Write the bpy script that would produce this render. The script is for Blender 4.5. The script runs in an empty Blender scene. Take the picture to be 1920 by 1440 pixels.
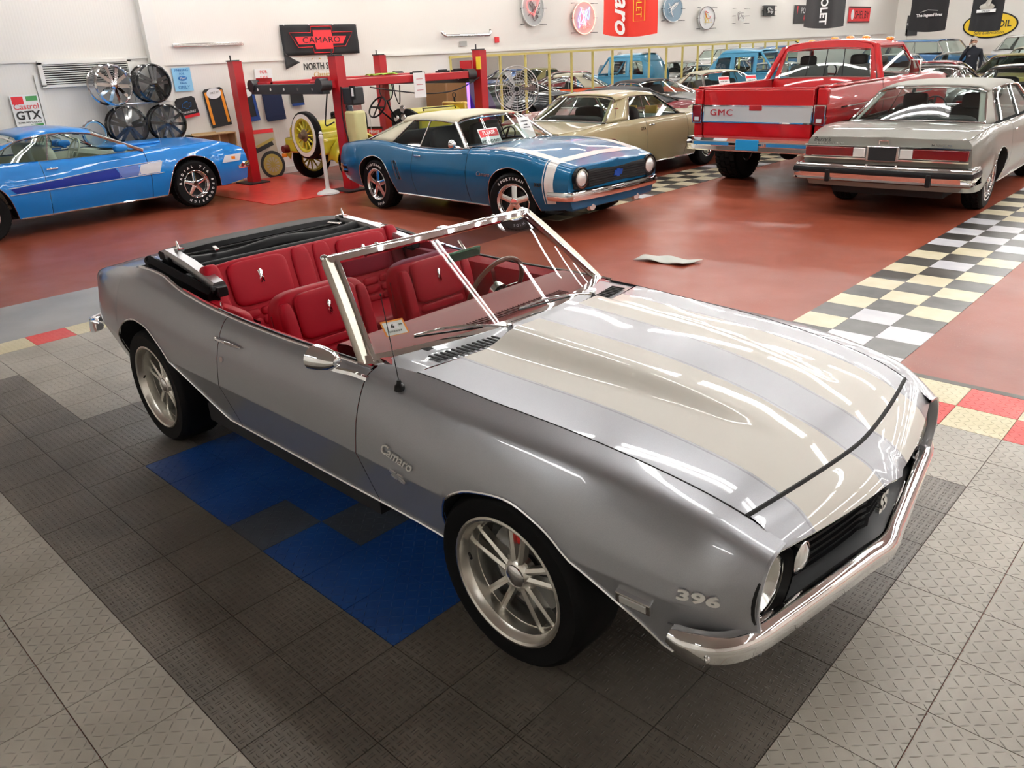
import bpy, bmesh, math, random
from mathutils import Vector, Matrix, Euler
random.seed(7)
PI = math.pi
SC = bpy.context.scene
COL = SC.collection

# ------------------------------------------------------------------ camera, exposure
CAM_POS = (2.9317, -2.3820, 1.9809)
CAM_YAW, CAM_PITCH, CAM_ROLL, CAM_F = 2.346148, 0.400926, 0.048187, 1459.764
def make_camera():
    cy, sy = math.cos(CAM_YAW), math.sin(CAM_YAW)
    cp, sp = math.cos(CAM_PITCH), math.sin(CAM_PITCH)
    fwd = Vector((cy*cp, sy*cp, -sp)); right = Vector((sy, -cy, 0)); down = fwd.cross(right)
    cr, sr = math.cos(CAM_ROLL), math.sin(CAM_ROLL)
    r2 = cr*right + sr*down; d2 = -sr*right + cr*down
    m = Matrix((r2, -d2, -fwd)).transposed().to_4x4()
    m.translation = Vector(CAM_POS)
    cd = bpy.data.cameras.new('camera'); cd.sensor_width = 36; cd.sensor_fit = 'HORIZONTAL'
    cd.lens = 36*CAM_F/1920; cd.clip_start = .02; cd.clip_end = 200
    co = bpy.data.objects.new('camera', cd); COL.objects.link(co); co.matrix_world = m
    SC.camera = co
make_camera()
SC.view_settings.view_transform = 'Standard'; SC.view_settings.look = 'None'
SC.view_settings.gamma = 1; SC.view_settings.exposure = 0.0
try: SC.view_settings.use_curve_mapping = False
except Exception: pass
W = bpy.data.worlds.new('world'); SC.world = W; W.use_nodes = True
W.node_tree.nodes['Background'].inputs[0].default_value = (.9, .93, 1, 1)
W.node_tree.nodes['Background'].inputs[1].default_value = .25
TUBE_POWER = 39.0      # emission of the fluorescent tubes
CEIL = 4.3

# ------------------------------------------------------------------ helpers
def tag(o, label=None, cat=None, group=None, kind=None):
    if label: o['label'] = label
    if cat: o['category'] = cat
    if group: o['group'] = group
    if kind: o['kind'] = kind
    return o
def empty(name, loc=(0,0,0), rz=0, label=None, cat=None, group=None):
    o = bpy.data.objects.new(name, None); COL.objects.link(o)
    o.location = loc; o.rotation_euler = (0, 0, rz); o.empty_display_size = .1
    return tag(o, label, cat, group)

MATS = {}
def mat(name, col=(.8,.8,.8), rough=.5, metal=0., coat=0., coat_rough=.03, spec=.5, emit=None, estr=1., aniso=0, sheen=0):
    if name in MATS: return MATS[name]
    m = bpy.data.materials.new(name); m.use_nodes = True
    b = m.node_tree.nodes['Principled BSDF']
    b.inputs['Base Color'].default_value = (*col, 1)
    b.inputs['Roughness'].default_value = rough; b.inputs['Metallic'].default_value = metal
    b.inputs['Coat Weight'].default_value = coat; b.inputs['Coat Roughness'].default_value = coat_rough
    b.inputs['Specular IOR Level'].default_value = spec
    if emit:
        b.inputs['Emission Color'].default_value = (*emit, 1); b.inputs['Emission Strength'].default_value = estr
    m.diffuse_color = (*col, 1)
    MATS[name] = m
    return m
def N(m, typ, **kw):
    n = m.node_tree.nodes.new(typ)
    for k, v in kw.items():
        if k.startswith('i_'):
            key = k[2:]; key = int(key) if key.isdigit() else key.replace('_', ' ')
            n.inputs[key].default_value = v
        else: setattr(n, k, v)
    return n
def L(m, a, b): m.node_tree.links.new(a, b)
def MA(m, op, a, b=None, c=None, clamp=False):
    n = m.node_tree.nodes.new('ShaderNodeMath'); n.operation = op; n.use_clamp = clamp
    for i, v in enumerate((a, b, c)):
        if v is None: continue
        if isinstance(v, (int, float)): n.inputs[i].default_value = v
        else: L(m, v, n.inputs[i])
    return n.outputs[0]
def bsdf(m): return m.node_tree.nodes['Principled BSDF']
def noise_col(m, c1, c2, scale=8., detail=4, lo=.35, hi=.65, vec=None):
    tc = N(m, 'ShaderNodeTexCoord'); nz = N(m, 'ShaderNodeTexNoise', i_Scale=scale, i_Detail=detail)
    L(m, vec or tc.outputs['Object'], nz.inputs['Vector'])
    r = N(m, 'ShaderNodeValToRGB'); r.color_ramp.elements[0].position = lo; r.color_ramp.elements[1].position = hi
    r.color_ramp.elements[0].color = (*c1, 1); r.color_ramp.elements[1].color = (*c2, 1)
    L(m, nz.outputs[0], r.inputs[0]); return r.outputs[0]
def bump(m, h, strength=.3, dist=.01):
    b = N(m, 'ShaderNodeBump', i_Strength=strength, i_Distance=dist); L(m, h, b.inputs['Height'])
    L(m, b.outputs[0], bsdf(m).inputs['Normal']); return b
def paint(name, col, metal=.0, rough=.35, flake=True):
    if name in MATS: return MATS[name]
    m = mat(name, col, rough, metal, .7, .02); bsdf(m).inputs['Coat IOR'].default_value = 1.45; bsdf(m).inputs['Specular IOR Level'].default_value = .25
    if flake and metal > .1:
        c = noise_col(m, tuple(x*.93 for x in col), tuple(min(1, x*1.07) for x in col), 900, 1)
        L(m, c, bsdf(m).inputs['Base Color'])
    return m
def glass(name, tint=(.8,.87,.85), rough=0.0, fres=1.45):
    if name in MATS: return MATS[name]
    m = bpy.data.materials.new(name); m.use_nodes = True; nt = m.node_tree; nt.nodes.clear()
    o = nt.nodes.new('ShaderNodeOutputMaterial'); mx = nt.nodes.new('ShaderNodeMixShader')
    t = nt.nodes.new('ShaderNodeBsdfTransparent'); g = nt.nodes.new('ShaderNodeBsdfGlossy'); f = nt.nodes.new('ShaderNodeLayerWeight')
    t.inputs[0].default_value = (*tint, 1); g.inputs['Roughness'].default_value = rough; f.inputs[0].default_value = .5
    L(m, MA(m, 'MULTIPLY_ADD', MA(m, 'POWER', f.outputs['Facing'], 4.5), .9, .045), mx.inputs[0]); L(m, t.outputs[0], mx.inputs[1]); L(m, g.outputs[0], mx.inputs[2]); L(m, mx.outputs[0], o.inputs[0])
    MATS[name] = m; return m

class MB:
    """collects shapes into one mesh object"""
    def __init__(s): s.v = []; s.f = []; s.mi = []; s.cur = 0; s.M = Matrix.Identity(4)
    def add(s, vs, fs):
        n = len(s.v); s.v += [tuple(s.M @ Vector(v)) for v in vs]
        s.f += [tuple(i+n for i in f) for f in fs]; s.mi += [s.cur]*len(fs); return s
    def box(s, c, d, r=None):
        x, y, z = d[0]/2, d[1]/2, d[2]/2; c = Vector(c)
        vs = [Vector((i, j, k)) for i in (-x, x) for j in (-y, y) for k in (-z, z)]
        if r: 
            R = Euler(r).to_matrix(); vs = [R @ v for v in vs]
        return s.add([v+c for v in vs], [(0,1,3,2),(4,6,7,5),(0,4,5,1),(2,3,7,6),(0,2,6,4),(1,5,7,3)])
    def hexa(s, p):   # 8 corner points: bottom 4, top 4
        return s.add(p, [(3,2,1,0),(4,5,6,7),(0,1,5,4),(1,2,6,5),(2,3,7,6),(3,0,4,7)])
    def cyl(s, a, b, r, r2=None, n=16, caps=True):
        a, b = Vector(a), Vector(b); r2 = r if r2 is None else r2
        z = (b-a).normalized(); x = z.orthogonal().normalized(); y = z.cross(x)
        vs = []
        for p, q in ((a, r), (b, r2)):
            vs += [p + q*(math.cos(2*PI*i/n)*x + math.sin(2*PI*i/n)*y) for i in range(n)]
        fs = [(i, (i+1) % n, n+(i+1) % n, n+i) for i in range(n)]
        if caps: fs += [tuple(range(n-1, -1, -1)), tuple(range(n, 2*n))]
        return s.add(vs, fs)
    def tube(s, pts, r, n=8, closed=False, caps=True, flat=None):
        pts = [Vector(p) for p in pts]; m = len(pts); vs = []
        rr = r if isinstance(r, (list, tuple)) else [r]*m
        up = None
        for i, p in enumerate(pts):
            if closed: t = pts[(i+1) % m]-pts[i-1]
            else: t = pts[min(i+1, m-1)]-pts[max(i-1, 0)]
            t.normalize()
            if up is None: up = t.orthogonal().normalized() if abs(t.z) > .9 else Vector((0,0,1)) - t*t.z
            up = (up - t*up.dot(t)).normalized(); sd = t.cross(up)
            for k in range(n):
                a = 2*PI*k/n; w = flat if flat else 1
                vs.append(p + rr[i]*(math.cos(a)*sd + w*math.sin(a)*up))
        fs = []
        for i in range(m if closed else m-1):
            j = (i+1) % m
            fs += [(i*n+k, i*n+(k+1) % n, j*n+(k+1) % n, j*n+k) for k in range(n)]
        if caps and not closed: fs += [tuple(range(n-1, -1, -1)), tuple((m-1)*n+k for k in range(n))]
        return s.add(vs, fs)
    def sweep(s, pts, prof, up=(0,0,1), closed_prof=True, caps=True):
        """prof: list of (side, up) offsets; side = up x tangent direction"""
        pts = [Vector(p) for p in pts]; m = len(pts); n = len(prof); vs = []; U = Vector(up)
        for i, p in enumerate(pts):
            t = (pts[min(i+1, m-1)]-pts[max(i-1, 0)]).normalized(); sd = t.cross(U).normalized(); u = sd.cross(t)
            pf = prof[i] if isinstance(prof[0][0], (list, tuple)) else prof
            vs += [p + a*sd + b*u for a, b in pf]
        n = len(vs)//m; fs = []
        for i in range(m-1):
            for k in range(n if closed_prof else n-1):
                fs.append((i*n+k, i*n+(k+1) % n, (i+1)*n+(k+1) % n, (i+1)*n+k))
        if caps and closed_prof: fs += [tuple(range(n-1, -1, -1)), tuple((m-1)*n+k for k in range(n))]
        return s.add(vs, fs)
    def lathe(s, prof, c=(0,0,0), axis='z', n=32, a0=0, a1=2*PI):
        """prof: (r, h) list around axis"""
        full = abs(a1-a0-2*PI) < 1e-6; k = n if full else n+1; vs = []
        for r, h in prof:
            for i in range(k):
                a = a0+(a1-a0)*i/n; p = (r*math.cos(a), r*math.sin(a), h)
                if axis == 'y': p = (p[0], h, p[1])
                elif axis == 'x': p = (h, p[0], p[1])
                vs.append(Vector(p)+Vector(c))
        fs = []
        for j in range(len(prof)-1):
            for i in range(n):
                q = (i+1) % k
                f = (j*k+i, j*k+q, (j+1)*k+q, (j+1)*k+i); fs.append(f if axis != 'y' else f[::-1])
        return s.add(vs, fs)
    def prism(s, poly, h0, h1, plane='xz'):
        """extrude a 2-D polygon; plane xz -> along y, xy -> along z, yz -> along x"""
        n = len(poly)
        def P(a, b, h): return {'xz': (a, h, b), 'xy': (a, b, h), 'yz': (h, a, b)}[plane]
        vs = [P(a, b, h0) for a, b in poly]+[P(a, b, h1) for a, b in poly]
        return s.add(vs, [tuple(range(n)), tuple(range(2*n-1, n-1, -1))]+[(i, i+n, (i+1) % n+n, (i+1) % n) for i in range(n)])
    def grid(s, rows, close=False, mi=None):
        m, n = len(rows), len(rows[0]); vs = [p for r in rows for p in r]
        k0 = len(s.v); s.v += [tuple(s.M @ Vector(v)) for v in vs]
        for i in range(m-1):
            for j in range(n if close else n-1):
                q = (j+1) % n
                s.f.append((k0+i*n+j, k0+i*n+q, k0+(i+1)*n+q, k0+(i+1)*n+j)); s.mi.append(mi(i, j) if mi else s.cur)
        return s
    def ball(s, c, r, n=14, m=8, sc=(1,1,1)):
        rows = []
        for i in range(m+1):
            t = PI*i/m; rows.append([(c[0]+sc[0]*r*math.sin(t)*math.cos(2*PI*j/n), c[1]+sc[1]*r*math.sin(t)*math.sin(2*PI*j/n), c[2]+sc[2]*r*math.cos(t)) for j in range(n)])
        return s.grid(rows, close=True)
    def build(s, name, mats, parent=None, smooth=35, bevel=0, solid=0, label=None, cat=None, group=None, kind=None, loc=None, rz=0, recalc=True, subsurf=0):
        me = bpy.data.meshes.new(name); me.from_pydata(s.v, [], s.f)
        if not isinstance(mats, (list, tuple)): mats = [mats]
        for m in mats: me.materials.append(m)
        if len(mats) > 1: me.polygons.foreach_set('material_index', s.mi)
        if recalc or smooth:
            bm = bmesh.new(); bm.from_mesh(me); bmesh.ops.remove_doubles(bm, verts=bm.verts, dist=1e-5)
            if recalc: bmesh.ops.recalc_face_normals(bm, faces=bm.faces)
            bm.to_mesh(me); bm.free()
        if smooth:
            me.polygons.foreach_set('use_smooth', [True]*len(me.polygons))
            me.set_sharp_from_angle(angle=math.radians(smooth))
        o = bpy.data.objects.new(name, me); COL.objects.link(o)
        if parent: o.parent = parent
        if loc is not None: o.location = loc
        o.rotation_euler.z = rz
        if bevel:
            b = o.modifiers.new('bevel', 'BEVEL'); b.width = bevel; b.segments = 2; b.limit_method = 'ANGLE'; b.angle_limit = math.radians(40)
        if subsurf:
            b = o.modifiers.new('sub', 'SUBSURF'); b.levels = subsurf; b.render_levels = subsurf
        if solid:
            b = o.modifiers.new('solid', 'SOLIDIFY'); b.thickness = solid; b.offset = -1
        return tag(o, label, cat, group, kind)

def text(name, s, size, m, parent=None, loc=(0,0,0), right=(1,0,0), up=(0,0,1), extrude=.002, shear=0, align='CENTER', sx=1., bold=0, label=None, **kw):
    """lettering as a mesh, laid along right/up at loc"""
    cu = bpy.data.curves.new(name, 'FONT'); cu.body = s; cu.size = size; cu.extrude = extrude; cu.shear = shear
    cu.align_x = align; cu.align_y = 'CENTER'; cu.offset = bold; cu.resolution_u = 3; cu.space_character = kw.get('space', 1.)
    tmp = bpy.data.objects.new('tmp', cu); COL.objects.link(tmp)
    dg = bpy.context.evaluated_depsgraph_get(); dg.update()
    me = bpy.data.meshes.new_from_object(tmp.evaluated_get(dg)); COL.objects.unlink(tmp); bpy.data.objects.remove(tmp)
    me.materials.clear(); me.materials.append(m)
    r = Vector(right).normalized(); u = Vector(up); u = (u-r*u.dot(r)).normalized(); nn = r.cross(u)
    M = Matrix((r*sx, u, nn)).transposed().to_4x4(); M.translation = Vector(loc); me.transform(M)
    o = bpy.data.objects.new(name, me); COL.objects.link(o)
    if parent: o.parent = parent
    return tag(o, label)

def copy_tree(o, parent=None):
    c = o.copy(); COL.objects.link(c); c.parent = parent
    for ch in list(o.children): copy_tree(ch, c)
    return c

# ------------------------------------------------------------------ splines
def spline(xs, ys):
    """natural cubic spline"""
    n = len(xs)
    if n < 3:
        return lambda x: ys[0]+(ys[-1]-ys[0])*(x-xs[0])/(xs[-1]-xs[0])
    h = [xs[i+1]-xs[i] for i in range(n-1)]; al = [0]*n; l = [1]*n; mu = [0]*n; z = [0]*n
    for i in range(1, n-1): al[i] = 3*((ys[i+1]-ys[i])/h[i]-(ys[i]-ys[i-1])/h[i-1])
    for i in range(1, n-1):
        l[i] = 2*(xs[i+1]-xs[i-1])-h[i-1]*mu[i-1]; mu[i] = h[i]/l[i]; z[i] = (al[i]-h[i-1]*z[i-1])/l[i]
    c = [0]*n; b = [0]*n; d = [0]*n
    for j in range(n-2, -1, -1):
        c[j] = z[j]-mu[j]*c[j+1]; b[j] = (ys[j+1]-ys[j])/h[j]-h[j]*(c[j+1]+2*c[j])/3; d[j] = (c[j+1]-c[j])/(3*h[j])
    def f(x):
        x = max(xs[0], min(xs[-1], x)); j = 0
        while j < n-2 and x > xs[j+1]: j += 1
        t = x-xs[j]; return ys[j]+b[j]*t+c[j]*t*t+d[j]*t**3
    return f
def pchip(xs, ys):
    n = len(xs)
    if n == 2: return spline(xs, ys)
    h = [xs[i+1]-xs[i] for i in range(n-1)]; dl = [(ys[i+1]-ys[i])/h[i] for i in range(n-1)]; d = [0]*n
    for i in range(1, n-1):
        if dl[i-1]*dl[i] > 0:
            w1 = 2*h[i]+h[i-1]; w2 = h[i]+2*h[i-1]; d[i] = (w1+w2)/(w1/dl[i-1]+w2/dl[i])
    d[0] = dl[0]; d[-1] = dl[-1]
    def f(x):
        x = max(xs[0], min(xs[-1], x)); j = 0
        while j < n-2 and x > xs[j+1]: j += 1
        t = (x-xs[j])/h[j]; t2 = t*t; t3 = t2*t
        return (2*t3-3*t2+1)*ys[j]+(t3-2*t2+t)*h[j]*d[j]+(-2*t3+3*t2)*ys[j+1]+(t3-t2)*h[j]*d[j+1]
    return f
def kn(pts, f=pchip): return f([p[0] for p in pts], [p[1] for p in pts])
def lin(a, b, n): return [a+(b-a)*i/(n-1) for i in range(n)]
def catmull(pts, k=6, closed=False):
    P = [Vector(p) for p in pts]; n = len(P); out = []
    for i in range(n if closed else n-1):
        p0 = P[i-1] if (closed or i > 0) else P[0]; p1 = P[i]; p2 = P[(i+1) % n]; p3 = P[(i+2) % n] if (closed or i+2 < n) else P[-1]
        for j in range(k):
            t = j/k; out.append(.5*((2*p1)+(-p0+p2)*t+(2*p0-5*p1+4*p2-p3)*t*t+(-p0+3*p1-3*p2+p3)*t**3))
    if not closed: out.append(P[-1])
    return out
# ------------------------------------------------------------------ shared materials
CHROME = mat('chrome', (.86,.87,.88), .04, 1.)
CHROME_SOFT = mat('soft_chrome', (.75,.75,.75), .16, 1.)
STEEL = mat('brushed_steel', (.80,.78,.73), .30, 1.)
BLACK = mat('black_trim', (.008,.008,.009), .35, spec=.25)
BLACKV = mat('black_vinyl', (.004,.004,.005), .42, spec=.1)
DARK = mat('dark_void', (.006,.006,.007), .8)
RUBBER = mat('tire_rubber', (.006,.006,.0065), .6, spec=.15)
UNDER = mat('underbody_black', (.01,.01,.011), .7)
WHITE = mat('white_paint', (.82,.82,.80), .4)
PAPER = mat('paper_white', (.85,.86,.86), .7)
INK = mat('ink_black', (.02,.02,.02), .6)
REDINK = mat('ink_red', (.65,.03,.04), .5)
GLASS = glass('window_glass', (.80,.88,.86))
GLASS_DK = glass('tinted_glass', (.30,.38,.36))
GLASS_CLR = glass('clear_glass', (.93,.95,.95))
LAMP_RED = mat('tail_lens_red', (.15,.001,.003), .2, 0, .5)
LAMP_CLR = mat('lens_clear', (.75,.76,.74), .1, .3, 1.)
LAMP_AMB = mat('lens_amber', (.85,.25,.02), .15, 0, 1.)

# ------------------------------------------------------------------ room shell
XW = -11.3; YE = 38.5; XR = 14.5; YB = -6.6
def wallmat(name, col, beads=False):
    m = mat(name, col, .55)
    if beads:
        tc = N(m, 'ShaderNodeTexCoord'); sp = N(m, 'ShaderNodeSeparateXYZ'); L(m, tc.outputs['Object'], sp.inputs[0])
        a = MA(m, 'SINE', MA(m, 'MULTIPLY', sp.outputs[1], 2*PI/.09)); a = MA(m, 'POWER', MA(m, 'ABSOLUTE', a), .35)
        bump(m, a, .16, .005)
    return m
wall_m = wallmat('wall_cream', (.82,.80,.74)); bead_m = wallmat('wall_beadboard', (.82,.80,.75), True)
ceil_m = mat('ceiling_white', (.42,.41,.39), .8)
MB().box((XW-.1, (YB+YE)/2, CEIL/2), (.2, YE-YB, CEIL)).build('wall_left', bead_m, kind='structure')
MB().box(((XW+XR)/2, YE+.1, CEIL/2), (XR-XW, .2, CEIL)).build('wall_back', wall_m, kind='structure')
MB().box((XR+.1, (YB+YE)/2, CEIL/2), (.2, YE-YB, CEIL)).build('wall_right', wall_m, kind='structure')
MB().box(((XW+XR)/2, YB-.1, CEIL/2), (XR-XW, .2, CEIL)).build('wall_front', wall_m, kind='structure')
MB().box(((XW+XR)/2, (YB+YE)/2, CEIL+.05), (XR-XW, YE-YB, .1)).build('ceiling', ceil_m, kind='structure')

def floor_material():
    m = mat('red_terrazzo', (.3,.07,.04), .3, spec=.35)
    tc = N(m, 'ShaderNodeTexCoord')
    base = noise_col(m, (.21,.042,.020), (.32,.080,.044), .5, 6, .3, .7)
    fleck = N(m, 'ShaderNodeTexVoronoi', i_Scale=60.); L(m, tc.outputs['Object'], fleck.inputs['Vector'])
    f = MA(m, 'LESS_THAN', fleck.outputs['Distance'], .12)
    n2 = N(m, 'ShaderNodeTexNoise', i_Scale=1.1, i_Detail=3.); L(m, tc.outputs['Object'], n2.inputs['Vector'])
    f = MA(m, 'MULTIPLY', f, MA(m, 'MULTIPLY', MA(m, 'GREATER_THAN', n2.outputs[0], .55), .4))
    mx = N(m, 'ShaderNodeMixRGB'); L(m, f, mx.inputs[0]); L(m, base, mx.inputs[1]); mx.inputs[2].default_value = (.62,.36,.22,1)
    L(m, mx.outputs[0], bsdf(m).inputs['Base Color'])
    n3 = N(m, 'ShaderNodeTexNoise', i_Scale=2.3, i_Detail=6.); L(m, tc.outputs['Object'], n3.inputs['Vector'])
    L(m, MA(m, 'MULTIPLY_ADD', n3.outputs[0], .25, .22), bsdf(m).inputs['Roughness'])
    n4 = N(m, 'ShaderNodeTexNoise', i_Scale=60., i_Detail=3.); L(m, tc.outputs['Object'], n4.inputs['Vector']); bump(m, n4.outputs[0], .12, .003)
    return m
MB().box(((XW+XR)/2, (YB+YE)/2, -.06), (XR-XW, YE-YB, .1)).build('floor', floor_material(), kind='structure')

# vinyl checker runways: tiles of 0.308 m laid three across
def tilemat(name, c1, c2, rough=.28, scale=6):
    m = mat(name, c1, rough); L(m, noise_col(m, c1, c2, scale, 6), bsdf(m).inputs['Base Color']); return m
VT_BLK = tilemat('vinyl_black', (.035,.033,.030), (.075,.073,.066)); VT_CRM = tilemat('vinyl_cream', (.66,.60,.40), (.74,.68,.50)); VT_WHT = tilemat('vinyl_white', (.60,.61,.66), (.70,.71,.74))
def checker(name, x0, x1, y0, y1, n, seed):
    rnd = random.Random(seed); mb = MB(); w = (x1-x0)/n; rows = int((y1-y0)/w)
    for i in range(rows):
        wh = 2 if (i//4+seed) % 3 == 1 else 1
        for j in range(n):
            mb.cur = 0 if (i+j) % 2 else (wh if rnd.random() > .15 else 3-wh)
            a = x0+j*w; b = y0+i*w; g = .0012; z = -.0085+rnd.random()*.0004
            mb.box((a+w/2, b+w/2, z), (w-2*g, w-2*g, .004))
    return mb.build(name, [VT_BLK, VT_CRM, VT_WHT], smooth=0, recalc=False, kind='structure')
checker('trim_1', .524, 1.448, 3.8026-4*.3079, 37., 3, 1)
checker('trim_2', -4.455, -3.53, 5.2, 37., 3, 3)
checker('trim_3', 6.2, 7.12, 2.7, 37., 3, 2)

# interlocking plastic tread-plate tiles under the silver car
def plate(name, c1, c2, dbl, rough=.42):
    m = mat(name, c1, rough, spec=.5); tc = N(m, 'ShaderNodeTexCoord'); sp = N(m, 'ShaderNodeSeparateXYZ'); L(m, tc.outputs['Object'], sp.inputs[0])
    L(m, noise_col(m, c1, c2, 2.2, 6, .3, .7), bsdf(m).inputs['Base Color'])
    k = 1/.030 if dbl else 1/.036
    def cell(o):
        a = MA(m, 'MULTIPLY', o, k); return MA(m, 'SUBTRACT', MA(m, 'FRACT', a), .5), MA(m, 'FLOOR', a)
    fx, cx = cell(sp.outputs[0]); fy, cy = cell(sp.outputs[1])
    par = MA(m, 'GREATER_THAN', MA(m, 'ABSOLUTE', MA(m, 'MODULO', MA(m, 'ADD', cx, cy), 2)), .5)
    sgn = MA(m, 'MULTIPLY_ADD', par, 2, -1)
    if dbl:    # pairs of short bars, alternately along x and along y
        u = MA(m, 'ADD', MA(m, 'MULTIPLY', fx, par), MA(m, 'MULTIPLY', fy, MA(m, 'SUBTRACT', 1, par)))
        v = MA(m, 'ADD', MA(m, 'MULTIPLY', fy, par), MA(m, 'MULTIPLY', fx, MA(m, 'SUBTRACT', 1, par)))
        u = MA(m, 'ABSOLUTE', MA(m, 'SUBTRACT', MA(m, 'ABSOLUTE', u), .17)); ln, wd = .40, .075
    else:      # single long bars on the diagonals
        u = MA(m, 'MULTIPLY', MA(m, 'ADD', fx, MA(m, 'MULTIPLY', fy, sgn)), .707); u = MA(m, 'ABSOLUTE', u)
        v = MA(m, 'MULTIPLY', MA(m, 'SUBTRACT', fx, MA(m, 'MULTIPLY', fy, sgn)), .707); ln, wd = .50, .07
    v = MA(m, 'ABSOLUTE', v)
    e = MA(m, 'ADD', MA(m, 'POWER', MA(m, 'DIVIDE', u, wd), 2.), MA(m, 'POWER', MA(m, 'DIVIDE', v, ln), 2.))
    h = MA(m, 'SUBTRACT', 1, e, clamp=True)
    bump(m, h, 1., .006)
    n3 = N(m, 'ShaderNodeTexNoise', i_Scale=3., i_Detail=5.); L(m, tc.outputs['Object'], n3.inputs['Vector'])
    L(m, MA(m, 'MULTIPLY_ADD', n3.outputs[0], .3, rough-.18), bsdf(m).inputs['Roughness'])
    return m
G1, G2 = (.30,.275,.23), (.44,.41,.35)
PL = [plate('plate_grey', G1, G2, False), plate('plate_double_shaded', (.095,.082,.066), (.17,.148,.122), True), plate('plate_blue', (.006,.05,.24), (.012,.085,.37), False),  # double-bar grey is darkened further, car's floor shadow put into its colour
      plate('plate_slate', (.05,.06,.08), (.09,.11,.15), False), plate('plate_red', (.62,.025,.02), (.72,.05,.035), False), plate('plate_cream', (.62,.56,.33), (.72,.66,.46), False),
      plate('plate_black', (.035,.03,.027), (.06,.052,.045), True)]
T = .3085; TX0, TY0 = 2.236, 2.293
def tile_floor():
    mb = MB(); rnd = random.Random(3)
    for i in range(-21, 26):
        for j in range(-33, 1):
            x = TX0+i*T; y = TY0+j*T; cx, cy = x+T/2, y+T/2
            c = 0
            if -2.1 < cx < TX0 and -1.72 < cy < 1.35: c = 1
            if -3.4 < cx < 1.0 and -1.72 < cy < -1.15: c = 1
            if -.95 < cx < TX0 and -1.72 < cy < 1.3 and False: c = 6
            if -1.17 < cx < .98 and -1.10 < cy < 1.2:
                c = 3 if (i % 5, j % 4) in ((2, 1), (0, 3), (3, 2)) else 2
            if j >= -1: c = 4 if (i+j) % 2 else 5
            if i == -21 and j < -1: c = 5 if j % 2 else 4
            mb.cur = c; g = .0018
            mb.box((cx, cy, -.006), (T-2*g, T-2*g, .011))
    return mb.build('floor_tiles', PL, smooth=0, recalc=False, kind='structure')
tile_floor()
MB().box(((-4.24+9.9)/2, TY0+T+.03, -.006), (14.2, .055, .010)).build('trim_4', mat('grey_edge', (.10,.09,.075), .5), smooth=0, kind='structure')
gm = mat('grey_walkway', (.30,.30,.30), .3); L(gm, noise_col(gm, (.27,.275,.27), (.37,.37,.36), 1.5, 6), bsdf(gm).inputs['Base Color'])
MB().box((-4.85, (YB+2.6)/2, -.008), (1.19, 2.6-YB, .008)).build('floor_walkway', gm, smooth=0, kind='structure')
MB().box((-9.72, 4.9, -.006), (3.1, 2.1, .010)).build('floor_lift_mat', tilemat('lift_mat_red', (.60,.035,.03), (.70,.06,.045), .3), smooth=0, kind='structure')

# ------------------------------------------------------------------ ceiling lights: rows along x
tube_m = mat('fluorescent_tube', (1,1,1), .5, emit=(1,.985,.95), estr=TUBE_POWER)
fix_m = mat('fixture_white', (.8,.8,.8), .4)
def light_fixture():
    t = empty('ceiling_light', (0,0,0))
    MB().box((0,0,.045), (2.36,.20,.05)).build('housing', fix_m, t, smooth=0)
    for s in (-1, 1): MB().cyl((-1.15, s*.055, 0), (1.15, s*.055, 0), .019, n=8).build('tube', tube_m, t)
    return t
L0 = None; k = 0
ROWS = [-5.2, 2.1, 4.4, 6.8, 9.4, 12.0, 15.6, 19.2, 23.0, 27.0, 31.0, 35.0]
for r, y in enumerate(ROWS):
    for i in range(9):
        x = -9.9+i*2.75
        if r > 5 and i > 7: continue
        if r == 0 and i not in (3, 6): continue  # row behind camera: two unseen fixtures added to brighten front wall and car side
        o = L0 if L0 and k == 0 else None
        if L0 is None: L0 = light_fixture(); o = L0
        else: o = copy_tree(L0)
        o.location = (x, y, CEIL-.12)
        tag(o, 'long twin tube fluorescent strip fixture fixed to the white ceiling', 'ceiling light', 'ceiling strip lights in rows'); k += 1
# ------------------------------------------------------------------ car body net
class Net:
    """half body: rails (bottom of the side -> shoulder -> centre) over stations along x"""
    def __init__(s, st, rails):
        s.st = st; s.n = len(rails)
        s.fx = [spline(st, [r[i][0]+st[i] for i in range(len(st))]) for r in rails]
        s.fy = [spline(st, [r[i][1] for i in range(len(st))]) for r in rails]
        s.fz = [spline(st, [r[i][2] for i in range(len(st))]) for r in rails]
        s.c = {}
    def sec(s, x):
        k = round(x, 5)
        if k not in s.c:
            vs = list(range(s.n))
            s.c[k] = (pchip(vs, [f(x) for f in s.fx]), spline(vs, [f(x) for f in s.fy]), spline(vs, [f(x) for f in s.fz]))
        return s.c[k]
    def P(s, x, v, side=-1):
        a, b, c = s.sec(x); return (a(v), -side*-b(v) if side > 0 else -b(v), c(v))
    def vz(s, x, z, lo=0., hi=None):
        c = s.sec(x)[2]; hi = hi or s.n-2
        if c(lo) >= z: return lo
        for _ in range(30):
            m = (lo+hi)/2
            if c(m) < z: lo = m
            else: hi = m
        return lo
    def off(s, x, v, side=-1, d=.01):
        p = Vector(s.P(x, v, side)); a = Vector(s.P(x+.01, v, side))-Vector(s.P(x-.01, v, side)); b = Vector(s.P(x, v+.03, side))-Vector(s.P(x, max(0, v-.03), side))
        n = a.cross(b).normalized()
        if n.dot(Vector((0, side, .25))) < 0: n = -n
        return p+d*n, n
    def atz(s, x, z, side=-1, d=.01): return s.off(x, s.vz(x, z), side, d)
def frange(a, b, st): n = max(2, int(abs(b-a)/st)+1); return lin(a, b, n)
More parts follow.
